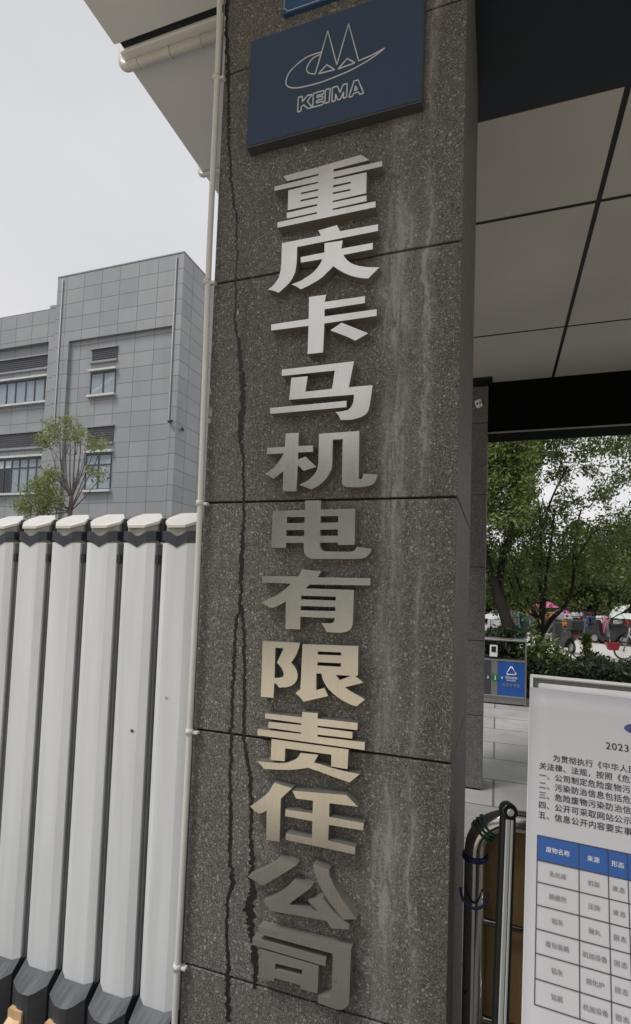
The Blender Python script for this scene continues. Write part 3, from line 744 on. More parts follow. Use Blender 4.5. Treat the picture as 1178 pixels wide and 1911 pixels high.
for k in range(25):
    a = math.pi+math.pi*k/24
    pl.append((xv+.032*math.cos(a), YR-.012+.022*math.sin(a)-.004, c.z-.030*math.sin(math.pi*k/24)))
q.tube(pl, .0034, 8); tag(q.build('wire_loop', M['twblue']), 'loose blue wire loop hanging against the railing tube', 'wire')
bp = MB(); bp.box((xv-.012, YR+.032, .03), (xv+.62, YR+.045, zt-.035), .002)
tag(bp.build('brown_board', M['brown']), 'brown board standing upright behind the steel railing', 'board')

# ------------------------------------------------------------------ stand pole with ball joint
pt = EYE+ray(948.7, 1512)*1.10; pb = EYE+ray(934.2, 1903)*1.03
dirp = (pb-pt).normalized(); pend = pt+dirp*((pt.z-.01)/-dirp.z)
t = empty('stand_pole', pend, 'slim aluminium pole with a round black joint on top, before the railing', 'pole')
zax = -dirp; xax = (XA-zax*XA.dot(zax)).normalized(); yax = zax.cross(xax)
mt = Matrix.Identity(4)
for i, cc in enumerate((xax, yax, zax)):
    for j in range(3): mt[j][i] = cc[j]
mt.translation = pt; Lp = (pend-pt).length
q = MB(); q.box((-.0155, -.010, -Lp), (.0150, .012, -.004), .005, mt, 3); q.build('side_channel', M['dkalu'], t)
q = MB(); q.box((-.0085, -.0145, -Lp), (.0005, -.0100, -.016), .0015, mt, 2); q.box((.0022, -.0135, -Lp), (.0075, -.0100, -.016), .0015, mt, 2)
q.build('front_strip', M['alu'], t)
q = MB(); q.tube([mt @ Vector((0, -.014, 0)), mt @ Vector((0, -.012, 0)), mt @ Vector((0, .012, 0)), mt @ Vector((0, .014, 0))], [.014, .0165, .0165, .014], 28)
q.build('joint_cap', M['cap'], t)
q = MB(); q.tube([mt @ Vector((0, -.0165, -.001)), mt @ Vector((0, -.0143, -.001))], [.0062, .0078], 20); q.build('bolt', M['alu'], t)

# ------------------------------------------------------------------ notice board
E1 = Vector((.99686, -.079, -.006)).normalized(); EU = Vector((.03, .312, .95)).normalized(); EU = (EU-E1*EU.dot(E1)).normalized()
NB = E1.cross(EU)
if NB.dot(FW) > 0: NB = -NB
O = EYE+ray(989.6, 1257.6)*1.02
def loc2(px, py, off=0.0):
    p = onPlane(px, py, O+NB*off, NB)-O; return p.dot(E1), p.dot(EU)
def bpnt(u, v, off=0.0): return O+E1*u+EU*v+NB*off
W_B, H_B = .80, 1.16
board = empty('notice_board', bpnt(W_B/2, -H_B-.2), 'white framed notice board with a printed 2023 notice and a blue headed table', 'notice board')
def bbox(q, u0, v0, u1, v1, o0, o1, bev=.0008):
    mtx = Matrix.Identity(4)
    for i, cc in enumerate((E1, EU, NB)):
        for j in range(3): mtx[j][i] = cc[j]
    mtx.translation = O
    q.box((u0, v0, o0), (u1, v1, o1), bev, mtx); return q
fw = .0058
q = MB(); bbox(q, 0, -fw, W_B, 0, -.02, 0); bbox(q, 0, -H_B, fw, -fw-.0002, -.02, 0); bbox(q, W_B-fw, -H_B, W_B, -fw-.0002, -.02, 0); bbox(q, fw+.0002, -H_B, W_B-fw-.0002, -H_B+fw, -.02, 0)
q.build('frame', M['frame'], board)
q = MB(); bbox(q, fw+.0005, -H_B+.01, W_B-fw-.0005, -fw-.0003, -.019, -.014, 0); q.build('recess', M['gate_side'], board)
q = MB(); bbox(q, fw+.009, -.046, W_B-fw-.009, -.0145, -.0138, -.005, .003); q.build('inner_panel', M['white'], board)
q = MB()
for u in (.05, W_B-.07): q.tube([bpnt(u, -H_B+.05, -.025), bpnt(u, -H_B-.32, -.015)], .011, 12)
q.build('stand_leg', M['alu'], board)
tv = -.026
nU, nV = 24, 30
q = MB(); grid = []
for i in range(nV+1):
    row = []
    for k in range(nU+1):
        u = .0012+(W_B-.0024)*k/nU; v = tv-.004*math.sin(u*3)+(-H_B+.006-tv)*i/nV
        row.append(q.bm.verts.new(bpnt(u, v, .0016+.0006*math.sin(u*14+v*5))))
    grid.append(row)
for i in range(nV):
    for k in range(nU):
        f = q.bm.faces.new((grid[i][k], grid[i][k+1], grid[i+1][k+1], grid[i+1][k])); f.smooth = True
poster = q.build('poster', M['paper'], board)
md = poster.modifiers.new('thick', 'SOLIDIFY'); md.thickness = .0008; md.offset = -1 if True else 1
TO = .0034
def btext(q, body, px, py, size, bold=0, align='LEFT', space=1.0, off=TO):
    u, v = loc2(px, py, off)
    text_into(q, body, size, lambda a, b: bpnt(u+a, v+b, off), bold, align, space)
def chsize(p0, p1, n):
    a, b = loc2(*p0, TO), loc2(*p1, TO); return (Vector(b)-Vector(a)).length/n
s5 = 218/1178
def c5(x, y): return (960+x*s5, 1240+y*s5)
cs = chsize(c5(412, 1130), c5(1090, 1225), 8)     # pitch of body characters
q = MB(); btext(q, '2023', *c5(920, 852), cs*1.28, .0006, space=1.12)
u_, v_ = loc2(*c5(920, 852), TO)
text_into(q, '年', cs*1.28, lambda a, b: bpnt(u_+cs*3.55+a, v_+b, TO), .0005)
q.build('title_text', M['ink'], poster)
lines = ['　为贯彻执行《中华人民', '关法律、法规，按照《危险', '一、公司制定危险废物污', '二、污染防治信息包括危', '三、危险废物污染防治信', '四、公开可采取网站公示', '五、信息公开内容要实事']
u0, va = loc2(*c5(248, 1045), TO); _, vb = loc2(*c5(240, 1540), TO); step = (va-vb)/5
cs2 = loc2(*c5(412, 1160), TO)[0]-u0
q = MB()
for i, ln in enumerate(lines):
    v = va-step*(i-1)
    if i == 0:
        for k, ch_ in enumerate('为贯彻执行'):
            text_into(q, ch_, cs*.97, lambda a, b, k=k: bpnt(u0+cs*(1.72+k)+a, v+b, TO), .00035)
        for k, ch_ in enumerate('《中华人民共'):
            text_into(q, ch_, cs*.97, lambda a, b, k=k: bpnt(u0+cs*(6.75+k)+a, v+b, TO), .00035)
    else:
        for k, ch_ in enumerate(ln+'染治'):
            text_into(q, ch_, cs*.97, lambda a, b, k=k: bpnt(u0+cs*k+a, v+b, TO), .00035)
q.build('body_text', M['ink'], poster)
# emblem at the top of the poster
q = MB(); uc, vc = loc2(1196, 1362, TO)
el = [(uc+.026*math.cos(a), vc+.010*math.sin(a)) for a in [2*math.pi*k/30 for k in range(30)]]
q.loops([el], lambda a, b: bpnt(a, b, TO)); q.build('poster_emblem', M['inklogo'], poster)
# table
s7 = 178/1178
def c7(x, y): return (1000+x*s7, 1550+y*s7)
tu0, tv0 = loc2(*c7(22, 55), TO); tv1 = loc2(*c7(25, 362), TO)[1]; rows = [tv1]
rows.append(loc2(*c7(20, 632), TO)[1]); rows.append(loc2(*c7(16, 916), TO)[1])
def c8(x, y): return (1000+x*s7, 1720+y*s7)
rows += [loc2(*c8(12, 85), TO)[1], loc2(*c8(8, 388), TO)[1], loc2(*c8(5, 703), TO)[1], loc2(*c8(0, 1025), TO)[1]]
tu1 = loc2(*c7(533, 470), TO)[0]; tu2 = loc2(*c7(897, 550), TO)[0]; tu3 = loc2(*c7(1140, 600), TO)[0]; tuN = W_B-.04
cols = [tu0, tu1, tu2, tu3, tu3+.09, tu3+.19, tuN]
q = MB(); q.face([bpnt(tu0, tv0, TO-.0004), bpnt(tuN, tv0, TO-.0004), bpnt(tuN, tv1, TO-.0004), bpnt(tu0, tv1, TO-.0004)]); q.build('table_header', M['inkblue'], poster)
q = MB(); lw = .0007
for v in [tv0]+rows: q.face([bpnt(tu0-lw, v+lw, TO+.0002), bpnt(tuN, v+lw, TO+.0002), bpnt(tuN, v-lw, TO+.0002), bpnt(tu0-lw, v-lw, TO+.0002)])
for u in cols: q.face([bpnt(u-lw, tv0, TO+.0004), bpnt(u+lw, tv0, TO+.0004), bpnt(u+lw, rows[-1], TO+.0004), bpnt(u-lw, rows[-1], TO+.0004)])
q.build('table_grid', M['ink'], poster)
ts = (tu2-tu1)/4.55
def cell(q, body, ci, v_mid, sz, sp=1.0):
    n = len(body); uc = (cols[ci]+cols[ci+1])/2
    for k, c_ in enumerate(body):
        text_into(q, c_, sz, lambda a, b, k=k: bpnt(uc+(k-n/2)*sz*sp+(sp-1)*sz*.5+a, v_mid-sz*.36+b, TO+.0003), .0001)
q = MB(); vm = (tv0+tv1)/2
for ci, s_ in enumerate(['废物名称', '来源', '形态', '危险']): cell(q, s_, ci, vm, ts*.98)
q.build('table_header_text', M['white'], poster)
data = [('乳化液', '机加', '液态'), ('脱模剂', '压铸', '液态'), ('铝灰', '抛丸', '固态'), ('废包装桶', '机加设备', '固态'), ('铝灰', '熔化炉', '固态'), ('铝屑', '机加设备', '固态')]
q = MB()
for i, rw in enumerate(data):
    for ci, s_ in enumerate(rw): cell(q, s_, ci, (rows[i]+rows[i+1])/2, ts*.92, 1.12 if ci == 2 else 1.0)
q.build('table_text', M['inkgrey'], poster)

# ------------------------------------------------------------------ office building
K = 20/24
def bx(q, x0, x1, y0, y1, z0, z1, bev=0): return q.box((x0*K, y0*K, z0*K+1.6), (x1*K, y1*K, z1*K+1.6), bev)
G0 = -1.6/K
bld = empty('office_building', (-22*K, 24*K, 0), 'grey panelled office block with rows of windows behind the folding gate', 'building')
q = MB(); bx(q, -26.2, -17.08, 24.2, 33, G0, 18.8); q.build('wall', M['wall'], bld)
q = MB(); bx(q, -26.2, -25.05, 24, 24.198, G0, 18.8); bx(q, -25.048, -17.652, 24, 24.198, 14.63, 18.8); bx(q, -17.65, -17.08, 24, 24.198, G0, 18.8); q.build('front_surround', M['wall'], bld)
q = MB(); bx(q, -26.22, -17.06, 23.98, 33.02, 18.802, 18.87); q.build('roof_edge', M['greyledge'], bld)
q = MB(); bx(q, -60, -26.202, 24.5, 33, G0, 14.93); q.build('wing_wall', M['wall'], bld)
q = MB(); bx(q, -60, -26.85, 24.2, 24.498, 14.93, 17.05); bx(q, -60, -26.203, 24.5, 33, 14.932, 17.05); bx(q, -26.85, -26.203, 24.2, 24.498, G0, 17.05); q.build('wing_upper_wall', M['wall'], bld)
q = MB(); bx(q, -27.5, -26.21, 24.7, 26.5, 17.45, 17.6); bx(q, -26.7, -26.21, 24.9, 26.4, 17.05, 17.45); q.build('roof_slab', M['greyledge'], bld)
def vent(x0, x1, z0, z1, y):
    q = MB(); bx(q, x0, x1, y-.02, y-.003, z0, z1); n = int((z1-z0)/.12)
    for i in range(n): bx(q, x0, x1, y-.05, y-.022, z0+(i+.2)*(z1-z0)/n, z0+(i+.55)*(z1-z0)/n)
    q.build('vent', M['louvre'], bld)
    q = MB(); bx(q, x0-.1, x1+.04, y-.14, y-.003, z0-.12, z0-.005); bx(q, x0-.1, x1+.04, y-.14, y-.003, z1+.005, z1+.10); q.build('vent_ledge', M['greyledge'], bld)
def window(x0, x1, z0, z1, y, mull, transom=None, darks=(), stair=False, opens=None):
    fr = MB(); f = .07
    bx(fr, x0, x1, y-.06, y-.004, z1-f, z1); bx(fr, x0, x1, y-.06, y-.004, z0, z0+f); bx(fr, x0, x0+f, y-.06, y-.004, z0+f+.001, z1-f-.001); bx(fr, x1-f, x1, y-.06, y-.004, z0+f+.001, z1-f-.001)
    for i, mxx in enumerate(mull): bx(fr, mxx-f*.6, mxx+f*.6, y-.058, y-.004, z0+f+.001, (transom-.001 if (transom and i % 2 == 0 and False) else z1-f-.001))
    if transom: bx(fr, x0+f, x1-f, y-.055, y-.006, transom-.035, transom+.035)
    wo_ = fr.build('window', M['winframe'], bld)
    q = MB(); bx(q, x0-.04, x1+.04, y-.004, y-.0025, z0, z1); q.build('interior', M['inside'], wo_)
    if stair:
        q = MB(); fn = lambda a, b: Vector(((x0+a*(x1-x0))*K, (y-.012)*K, (z0+b*(z1-z0))*K+1.6))
        q.loops([[(.06, .06), (.06, .22), (.55, .55), (.97, .93), (.97, .70), (.5, .36)]], fn); q.build('stair_flight', M['stair'], wo_)
    q = MB(); edges = [x0+f]+list(mull)+[x1-f]; qd = MB(); anyd = False
    for i in range(len(edges)-1):
        tgt = qd if i in darks else q
        z_top = (transom-.035) if (i in darks and transom) else z1-f
        bx(tgt, edges[i]+.02, edges[i+1]-.02, y-.034, y-.030, z0+f, z_top)
        if i in darks: anyd = True
    q.build('pane', M['pane'], wo_)
    if anyd: qd.build('dark_pane', M['pane2'], wo_)
    q = MB(); bx(q, x0-.1, x1+.08, y-.22, y-.004, z1+.06, z1+.18); q.build('window_hood', M['ledge'], wo_)
    q = MB(); bx(q, x0-.12, x1+.06, y-.22, y-.004, z0-.14, z0-.01); q.build('sill', M['ledge'], wo_)
vent(-23.36, -21.5, 13.2, 13.92, 24.2); vent(-23.36, -21.46, 8.2, 9.15, 24.2)
window(-23.36, -21.5, 11.14, 12.5, 24.2, [-22.4], None, (), True)
window(-23.36, -21.46, 5.4, 7.55, 24.2, [-22.4], 6.9, (), True)
vent(-60, -26.86, 13.42, 14.2, 24.5); vent(-60, -26.86, 8.35, 9.28, 24.5)
window(-36, -26.86, 11.25, 12.74, 24.5, [-35.4, -34.6, -33.8, -33.0, -32.0, -31.2, -30.42, -29.66, -28.8, -28.06, -27.25])
window(-36, -26.86, 5.45, 7.65, 24.5, [-34.2, -33.4, -32.6, -31.8, -31.0, -30.2, -29.55, -28.9, -28.2, -27.5], 7.05, (5, 6))
for (x, zl) in ((-17.54, 9.15), (-25.75, 8.6)):
    q = MB(); q.tube([(x*K, 23.95*K, 18.6*K+1.6), (x*K, 23.95*K, zl*K+1.6), (x*K+.12, 23.9*K, zl*K+1.55)], .035, 8); q.build('downpipe', M['greyledge'], bld)
q = MB(); q.tube([(-17.5*K, 23.9*K, 9.05*K+1.6), (-17.2*K, 23.8*K, 9.05*K+1.6)], .06, 8); q.tube([(-17.0*K, 24.6*K, 8.75*K+1.6), (-16.85*K, 24.3*K, 8.75*K+1.6)], .06, 8); q.build('wall_lamp', M['charcoal'], bld)

# ------------------------------------------------------------------ foliage
def leaf_cloud(name, centers, size, mat, parent, per=6, spread=.12, flat=.5):
    """many small bent leaves scattered round the centres, one mesh"""
    C = np.repeat(np.asarray(centers), per, axis=0); n = len(C)
    C = C+rng.normal(0, spread, (n, 3))
    a = rng.normal(0, 1, (n, 3)); a /= np.linalg.norm(a, axis=1)[:, None]
    nrm = rng.normal(0, 1, (n, 3)); nrm[:, 2] += flat; b = np.cross(nrm, a); b /= np.linalg.norm(b, axis=1)[:, None]
    sz = size*rng.uniform(.4, 1.5, (n, 1)); a = a*sz; b = b*sz*.42
    nn = np.cross(a, b); nn /= (np.linalg.norm(nn, axis=1)[:, None]+1e-9)
    V = np.empty((n, 4, 3)); V[:, 0] = C-a; V[:, 1] = C+b+nn*sz*.12; V[:, 2] = C+a; V[:, 3] = C-b+nn*sz*.12
    me = bpy.data.meshes.new(name); me.vertices.add(n*4); me.vertices.foreach_set('co', V.reshape(-1))
    me.loops.add(n*4); me.loops.foreach_set('vertex_index', np.arange(n*4, dtype=np.int32))
    me.polygons.add(n); me.polygons.foreach_set('loop_start', np.arange(0, n*4, 4, dtype=np.int32)); me.polygons.foreach_set('loop_total', np.full(n, 4, dtype=np.int32))
    me.update(); me.validate(); me.materials.append(mat)
    return link(name, me, parent)
def blob(c, r, n):
    d = rng.normal(0, 1, (n, 3)); d /= np.linalg.norm(d, axis=1)[:, None]
    return np.asarray(c)+d*np.asarray(r)*(rng.uniform(.25, 1, (n, 1))**.5)
def pix_cloud(fn, n, x0, x1, y0, y1, Y0, Y1):
    out = []
    while len(out) < n:
        px, py = random.uniform(x0, x1), random.uniform(y0, y1)
        if random.random() > fn(px, py): continue
        out.append(onY(px, py, random.uniform(Y0, Y1)))
    return np.array([tuple(p) for p in out])
def limb(q, pts, r0, r1, seg=8):
    P = smooth3([Vector(p) for p in pts]); n = len(P)
    q.tube(P, [r0+(r1-r0)*i/(n-1) for i in range(n)], seg)
def smooth3(p, n=4):
    out = []
    for i in range(len(p)-1):
        p0 = p[max(i-1, 0)]; p1 = p[i]; p2 = p[i+1]; p3 = p[min(i+2, len(p)-1)]
        for k in range(n):
            t_ = k/n; out.append(.5*((2*p1)+(-p0+p2)*t_+(2*p0-5*p1+4*p2-p3)*t_*t_+(-p0+3*p1-3*p2+p3)*t_**3))
    return out+[p[-1]]

def twigs(q, starts, centers, n, r=.006):
    for _ in range(n):
        c = Vector(tuple(centers[random.randrange(len(centers))])); st = min(starts, key=lambda p: (Vector(p)-c).length+random.uniform(0, .5))
        if (Vector(st)-c).length > .85: continue
        st = Vector(st); mid = st.lerp(c, .5)+Vector((random.gauss(0, .06), random.gauss(0, .06), random.gauss(.04, .05)))
        limb(q, [st, mid, c], r, r*.3, 5)
# small tree in front of the office
YT = 9.0
base = onY(128, 1090, YT); base.z = 0
t = empty('young_tree', base, 'thin young tree with bare upright branches, in front of the office block', 'tree')
q = MB()
limb(q, [base, onY(129, 1000, YT), onY(131, 960, YT), onY(134, 925, YT)], .06, .042)
for (px, py, dy) in ((103, 850, .1), (112, 815, -.2), (122, 800, .2), (131, 795, -.1), (141, 800, .15), (150, 815, -.1), (158, 835, .2), (95, 870, -.2), (147, 860, .3), (118, 850, .3)):
    limb(q, [onY(134, 928, YT), onY(130+(px-130)*.65, 895, YT+dy*.5), onY(px, py+30, YT+dy), onY(px+random.uniform(-3, 3), py, YT+dy)], .019, .005, 6)
for (px, py) in ((60, 930), (80, 905), (95, 900), (185, 895), (195, 828), (70, 955), (178, 835)):
    limb(q, [onY(131, 955, YT), onY(130+(px-130)*.5, (955+py)/2+4, YT-.1), onY(px, py, YT-.2)], .017, .005, 6)
ytq = q
cl = []
for (px, py, rx, ry, n) in ((120, 798, 32, 17, 34), (98, 822, 26, 12, 18), (148, 812, 16, 12, 12), (85, 827, 10, 5, 5), (185, 830, 22, 7, 12), (185, 884, 12, 8, 7), (168, 876, 8, 4, 3), (95, 888, 20, 12, 20), (75, 918, 34, 18, 46), (60, 945, 34, 14, 38), (100, 935, 20, 18, 24), (45, 948, 16, 8, 8), (80, 900, 16, 12, 14)):
    for _ in range(n):
        a = random.uniform(0, 6.28); r = random.random()**.5
        cl.append(tuple(onY(px+rx*r*math.cos(a), py+ry*r*math.sin(a), YT+random.uniform(-.35, .35))))
twigs(ytq, [onY(a, b, YT) for a, b in ((103, 880), (112, 860), (122, 850), (131, 850), (141, 850), (150, 860), (158, 870), (95, 900), (134, 925), (80, 915), (95, 940), (170, 880))], cl, 90, .005)
for (px, py) in ((90, 790), (108, 785), (165, 800), (172, 845), (112, 870), (150, 880)):
    limb(ytq, [onY(133, 930, YT), onY(130+(px-130)*.5, 890, YT+.1), onY(px, py+25, YT+.15)], .012, .004, 5)
ytq.build('trunk', M['barkgrey'], t)
leaf_cloud('crown', cl, .034, M['leafL'], t, 26, .075, 1.2)

# trees to the right, behind the litter bin
Y1 = 9.6
def dens(px, py):
    n = .5+.5*math.sin(px*.071+py*.03+1.3)*math.sin(py*.062-px*.021)+.25*math.sin(px*.19+2)*math.sin(py*.17)
    v = .9
    if px < 985: v = .95-.45*(n < .35)
    if 985 < px < 1050 and 860 < py < 975: v = .13+.5*(n > .62)
    if 1050 < px < 1300 and 835 < py < 1000: v = .13+.60*(n > .50)
    if py > 1000: v = .75
    if py < 850: v = .9-.35*(n < .3)
    if 930 < px < 990 and 1000 < py < 1060: v = .28
    if py > 1085: v = .22
    return v
base = onY(958, 1300, 9.1); base.z = 0
t = empty('leaning_tree', base, 'tree with a thick dark trunk leaning left, right behind the litter bin', 'tree')
q = MB()
limb(q, [base, onY(960, 1230, 9.1), onY(948, 1165, 9.1), onY(925, 1100, 9.2), onY(900, 1010, 9.3), onY(880, 900, 9.5)], .14, .05, 10)
limb(q, [onY(948, 1165, 9.1), onY(935, 1080, 9.3), onY(955, 990, 9.4), onY(950, 880, 9.5)], .05, .02)
limb(q, [onY(925, 1100, 9.2), onY(945, 1010, 9.5), onY(985, 950, 9.8), onY(1000, 860, 9.8)], .045, .015)
pc = np.vstack([pix_cloud(lambda a, b: dens(a, b), 1150, 800, 1010, 640, 1150, 8.8, 12)])
twigs(q, [onY(a, b, 9.4) for a, b in ((925, 1100), (905, 1010), (890, 920), (935, 1080), (955, 990), (950, 900), (945, 1010), (985, 950), (998, 880))], pc[np.abs(pc[:, 1]-9.6) < 1.3], 110)
q.build('trunk', M['bark'], t)
leaf_cloud('crown', pc, .036, M['leafA'], t, 40, .075)
leaf_cloud('sunlit_tone_foliage', pix_cloud(lambda a, b: .95 if b < 900 else .35, 420, 880, 995, 760, 980, 8.4, 9.2), .036, M['leafSun'], t, 34, .075)  # lighter leaves stand in for sun on the upper crown
base = onY(1008, 1300, 10.2); base.z = 0
t = empty('branching_tree', base, 'tree with several slim dark stems splitting low down, above the hedge', 'tree')
q = MB(); f0 = onY(1008, 1192, 10.2)
limb(q, [base, onY(1009, 1240, 10.2), f0], .12, .09, 10)
for path, r in (([(1000, 1150), (985, 1120), (968, 1090), (955, 1040)], .045), ([(1004, 1150), (978, 1145), (962, 1110), (948, 1075)], .04), ([(1011, 1130), (1008, 1080), (1010, 1000), (1004, 930)], .05),
                ([(1016, 1130), (1019, 1080), (1030, 1000), (1036, 950)], .04), ([(1030, 1155), (1062, 1120), (1072, 1060), (1073, 1000), (1085, 950)], .05), ([(1072, 1060), (1090, 1020), (1115, 985)], .03), ([(1008, 1000), (1030, 930), (1060, 870)], .022)):
    st = [f0] if path[0][1] > 1120 else []
    limb(q, st+[onY(a, b, 10.2) for a, b in path], r, .014)
pc = pix_cloud(lambda a, b: dens(a, b), 1500, 960, 1330, 600, 1140, 9.2, 13)
twigs(q, [onY(a, b, 10.2) for a, b in ((968, 1090), (955, 1040), (1008, 1080), (1010, 1000), (1004, 940), (1019, 1080), (1030, 1000), (1036, 955), (1062, 1120), (1072, 1060), (1073, 1000), (1085, 955), (1100, 1000), (1112, 988), (1030, 930), (1055, 880))], pc[np.abs(pc[:, 1]-10.4) < 1.3], 150)
q.build('trunk', M['bark'], t)
leaf_cloud('crown', pc, .036, M['leafA'], t, 42, .075)
leaf_cloud('yellow_sprig', blob(tuple(onY(1078, 985, 10.0)), (.12, .1, .12), 16), .05, M['leafY'], t, 8, .06)
# far trees across the parking area
def far_tree(px, py, Y, rx, rz, label, mat, n=200, leaf=.13, trunk_r=.16):
    c = onY(px, py, Y); base = Vector((c.x, Y, 0))
    t = empty('broadleaf_tree', base, label, 'tree', 'trees beyond the parking area')
    q = MB(); limb(q, [base, (c.x+.2, Y, c.z*.4), (c.x, Y, c.z)], trunk_r, trunk_r*.4)
    for k in range(5):
        a = k*1.26; limb(q, [(c.x+.1, Y, c.z*.55), (c.x+rx*.35*math.cos(a), Y+rx*.3*math.sin(a), c.z), (c.x+rx*.6*math.cos(a), Y+rx*.5*math.sin(a), c.z+rz*.4)], trunk_r*.4, .03, 6)
    q.build('trunk', M['bark'], t)
    cs_ = np.vstack([blob(tuple(blob(tuple(c), (rx*.7, rx*.6, rz*.7), 1)[0]), (rx*.33, rx*.33, rz*.3), 14) for _ in range(n//14)])
    leaf_cloud('crown', cs_, leaf*.8, mat, t, 26, .24)
far_tree(1165, 1045, 27, 3.6, 2.1, 'dark dense low tree beyond the parked scooters at the right edge', M['leafC'], 420)
far_tree(1075, 1085, 29, 2.8, 1.3, 'olive green bushy tree in the middle beyond the parked scooters', M['leafB'], 330)
far_tree(1000, 1080, 31, 3.0, 1.5, 'yellowish green tree seen between the dark stems', M['leafB'], 330)
far_tree(925, 1075, 30, 3.0, 1.6, 'bushy tree furthest left beyond the litter bin', M['leafA'], 300)
far_tree(1250, 1050, 26, 3.6, 2.4, 'dark dense tree furthest right beyond the parked scooters', M['leafC'], 420)
q = MB(); fn = None
c0 = onY(1102, 1012, 33); c1 = onY(1200, 955, 33)
# shed roof seen through the leaves
t = empty('bike_shed', ((c0.x+c1.x)/2, 33, 0), 'low shed with a pale sloping roof edge half hidden by trees', 'shed')
q = MB()
q.loops([[(c0.x, c0.z), (c1.x+1.5, c1.z+.5), (c1.x+1.5, c1.z+.32), (c0.x, c0.z-.18)]], lambda a, b: Vector((a, 33, b)), Vector((0, 3, 0))); q.build('roof', M['white'], t)
q = MB(); q.box((c0.x+.3, 33.4, 0), (c1.x+1.2, 35.6, c0.z-.3)); q.build('shed_wall', M['bingrey'], t)
# hedge
def hedge_part(x0, x1, y0, y1, h, label, name='hedge', leaf=.038, dn=1, lm='leafH'):
    t = empty(name, ((x0+x1)/2, (y0+y1)/2, 0), label, 'hedge')
    q = MB(); q.box((x0+.1, y0+.1, 0), (x1-.1, y1-.1, h-.12), .05); q.build('stems', M['bark'], t)
    n = int(((x1-x0)*(y1-y0)*260+(x1-x0)*h*260)*dn); pts = []
    for _ in range(n):
        x = random.uniform(x0, x1); hh = h+.05*math.sin(x*5)+.03*math.sin(x*13)
        if random.random() < .55: pts.append((x, y0+random.uniform(0, .12), random.uniform(.03, hh)))
        else: pts.append((x, random.uniform(y0, y1), hh-random.uniform(0, .1)))
    leaf_cloud('foliage', pts, leaf, M[lm], t, 8, leaf)
hz = onY(1110, 1240, 9.0).z
hedge_part(-1.6, .41, 8.75, 9.6, 1.02, 'dark clipped hedge directly behind the litter bin')
hedge_part(-6, 14, 31, 32.5, 1.9, 'tall unclipped hedge at the far side of the parking area', leaf=.12, dn=.12, lm='leafB')
hedge_part(.42, 5.5, 8.7, 9.9, hz, 'clipped dark green hedge behind the notice board')
t = empty('leafy_bush', (.75, 9.3, 0), 'loose green bush between the litter bin and the hedge', 'bush')
cc = [tuple(onY(px, py, random.uniform(8.7, 9.4))) for px, py in [(random.gauss(1003, 20), random.gauss(1232, 22)) for _ in range(130)]]+[tuple(onY(random.gauss(1035, 16), random.gauss(1238, 12), random.uniform(8.9, 9.5))) for _ in range(50)]
leaf_cloud('foliage', cc, .045, M['leafA'], t, 9, .06)
q = MB()
for k in range(6): limb(q, [(.75, 9.2, 0), (.75+random.uniform(-.2, .2), 9.2, .4), (.75+random.uniform(-.35, .35), 9.2+random.uniform(-.2, .2), .8)], .012, .005, 5)
q.build('stems', M['bark'], t)
p = onY(1094, 1250, 10.6)
t = empty('conical_shrub', (p.x, 10.6, 0), 'small pointed yellow green shrub standing behind the hedge', 'shrub')
zt_ = onY(1094, 1186, 10.6).z; cc = []
for _ in range(150):
    f = random.random(); a = random.uniform(0, 6.28); r = (.02+.2*(1-f))*random.uniform(.3, 1); cc.append((p.x+r*math.cos(a), 10.6+r*math.sin(a), .1+(zt_-.1)*f))
leaf_cloud('foliage', cc, .035, M['leafY'], t, 8, .03)
MB().tube([(p.x, 10.6, 0), (p.x, 10.6, zt_-.1)], [.02, .008], 6).build('stem', M['bark'], t)
# trees across the road behind the photographer (seen only as reflections in the steel)
cc = np.vstack([blob((x, -16+random.uniform(-2, 2), 3.9+random.uniform(-.3, .9)), (2.2, 1.5, 3.7), 60) for x in range(-26, 27, 2)])
tr = leaf_cloud('roadside_trees', cc, .32, M['leafR'], None, 8, .5); tag(tr, 'belt of trees lining the far side of the road in front of the gate', 'trees', None, 'stuff')

# ------------------------------------------------------------------ litter bin
YB = 8.06
bn = empty('litter_bin', (-.2, YB+.2, 0), 'steel litter bin with a blue recycling panel and a green number badge', 'litter bin')
bxr = onY(983, 1250, YB).x; bzt = onY(945, 1194, YB).z; zmid = onY(945, 1232, YB).z; zlo = onY(945, 1299, YB).z; xm = onY(923, 1250, YB).x
bxl = bxr-1.16; fr = .022
q = MB()
for x in (bxl, bxr-fr): q.box((x, YB, 0), (x+fr, YB+.35, bzt-fr-.001), .003)
q.box((bxl, YB, bzt-fr), (bxr, YB+.35, bzt), .006); q.box((bxl+fr, YB+.001, zmid-fr), (bxr-fr, YB+.34, zmid), .002); q.box((bxl+fr, YB+.001, zlo-fr), (bxr-fr, YB+.34, zlo), .002)
q.box((xm-.045, YB+.002, zlo+.001), (xm+.045, YB+.34, zmid-fr-.001), .002); q.box((bxl+fr, YB+.02, .02), (bxr-fr, YB+.33, zlo-fr-.001), .002)
q.build('bin_frame', M['binsteel'], bn)
MB().box((xm+.047, YB+.006, zlo+.001), (bxr-fr-.001, YB+.33, zmid-fr-.001), .002).build('blue_panel', M['binblue'], bn)
MB().box((bxl+fr+.001, YB+.006, zlo+.001), (xm-.047, YB+.33, zmid-fr-.001), .002).build('grey_panel', M['bingrey'], bn)
asx = onY(921.5, 1215, YB).x
q = MB(); za, zb_ = onY(921, 1226, YB).z, onY(921, 1204, YB).z
q.box((asx-.055, YB+.03, za), (asx+.055, YB+.14, zb_), .006); q.build('ashtray', M['white'], bn)
q = MB(); q.box((asx-.032, YB+.026, za+.07), (asx+.032, YB+.0295, zb_-.02)); q.build('ashtray_slot', M['black'], bn)
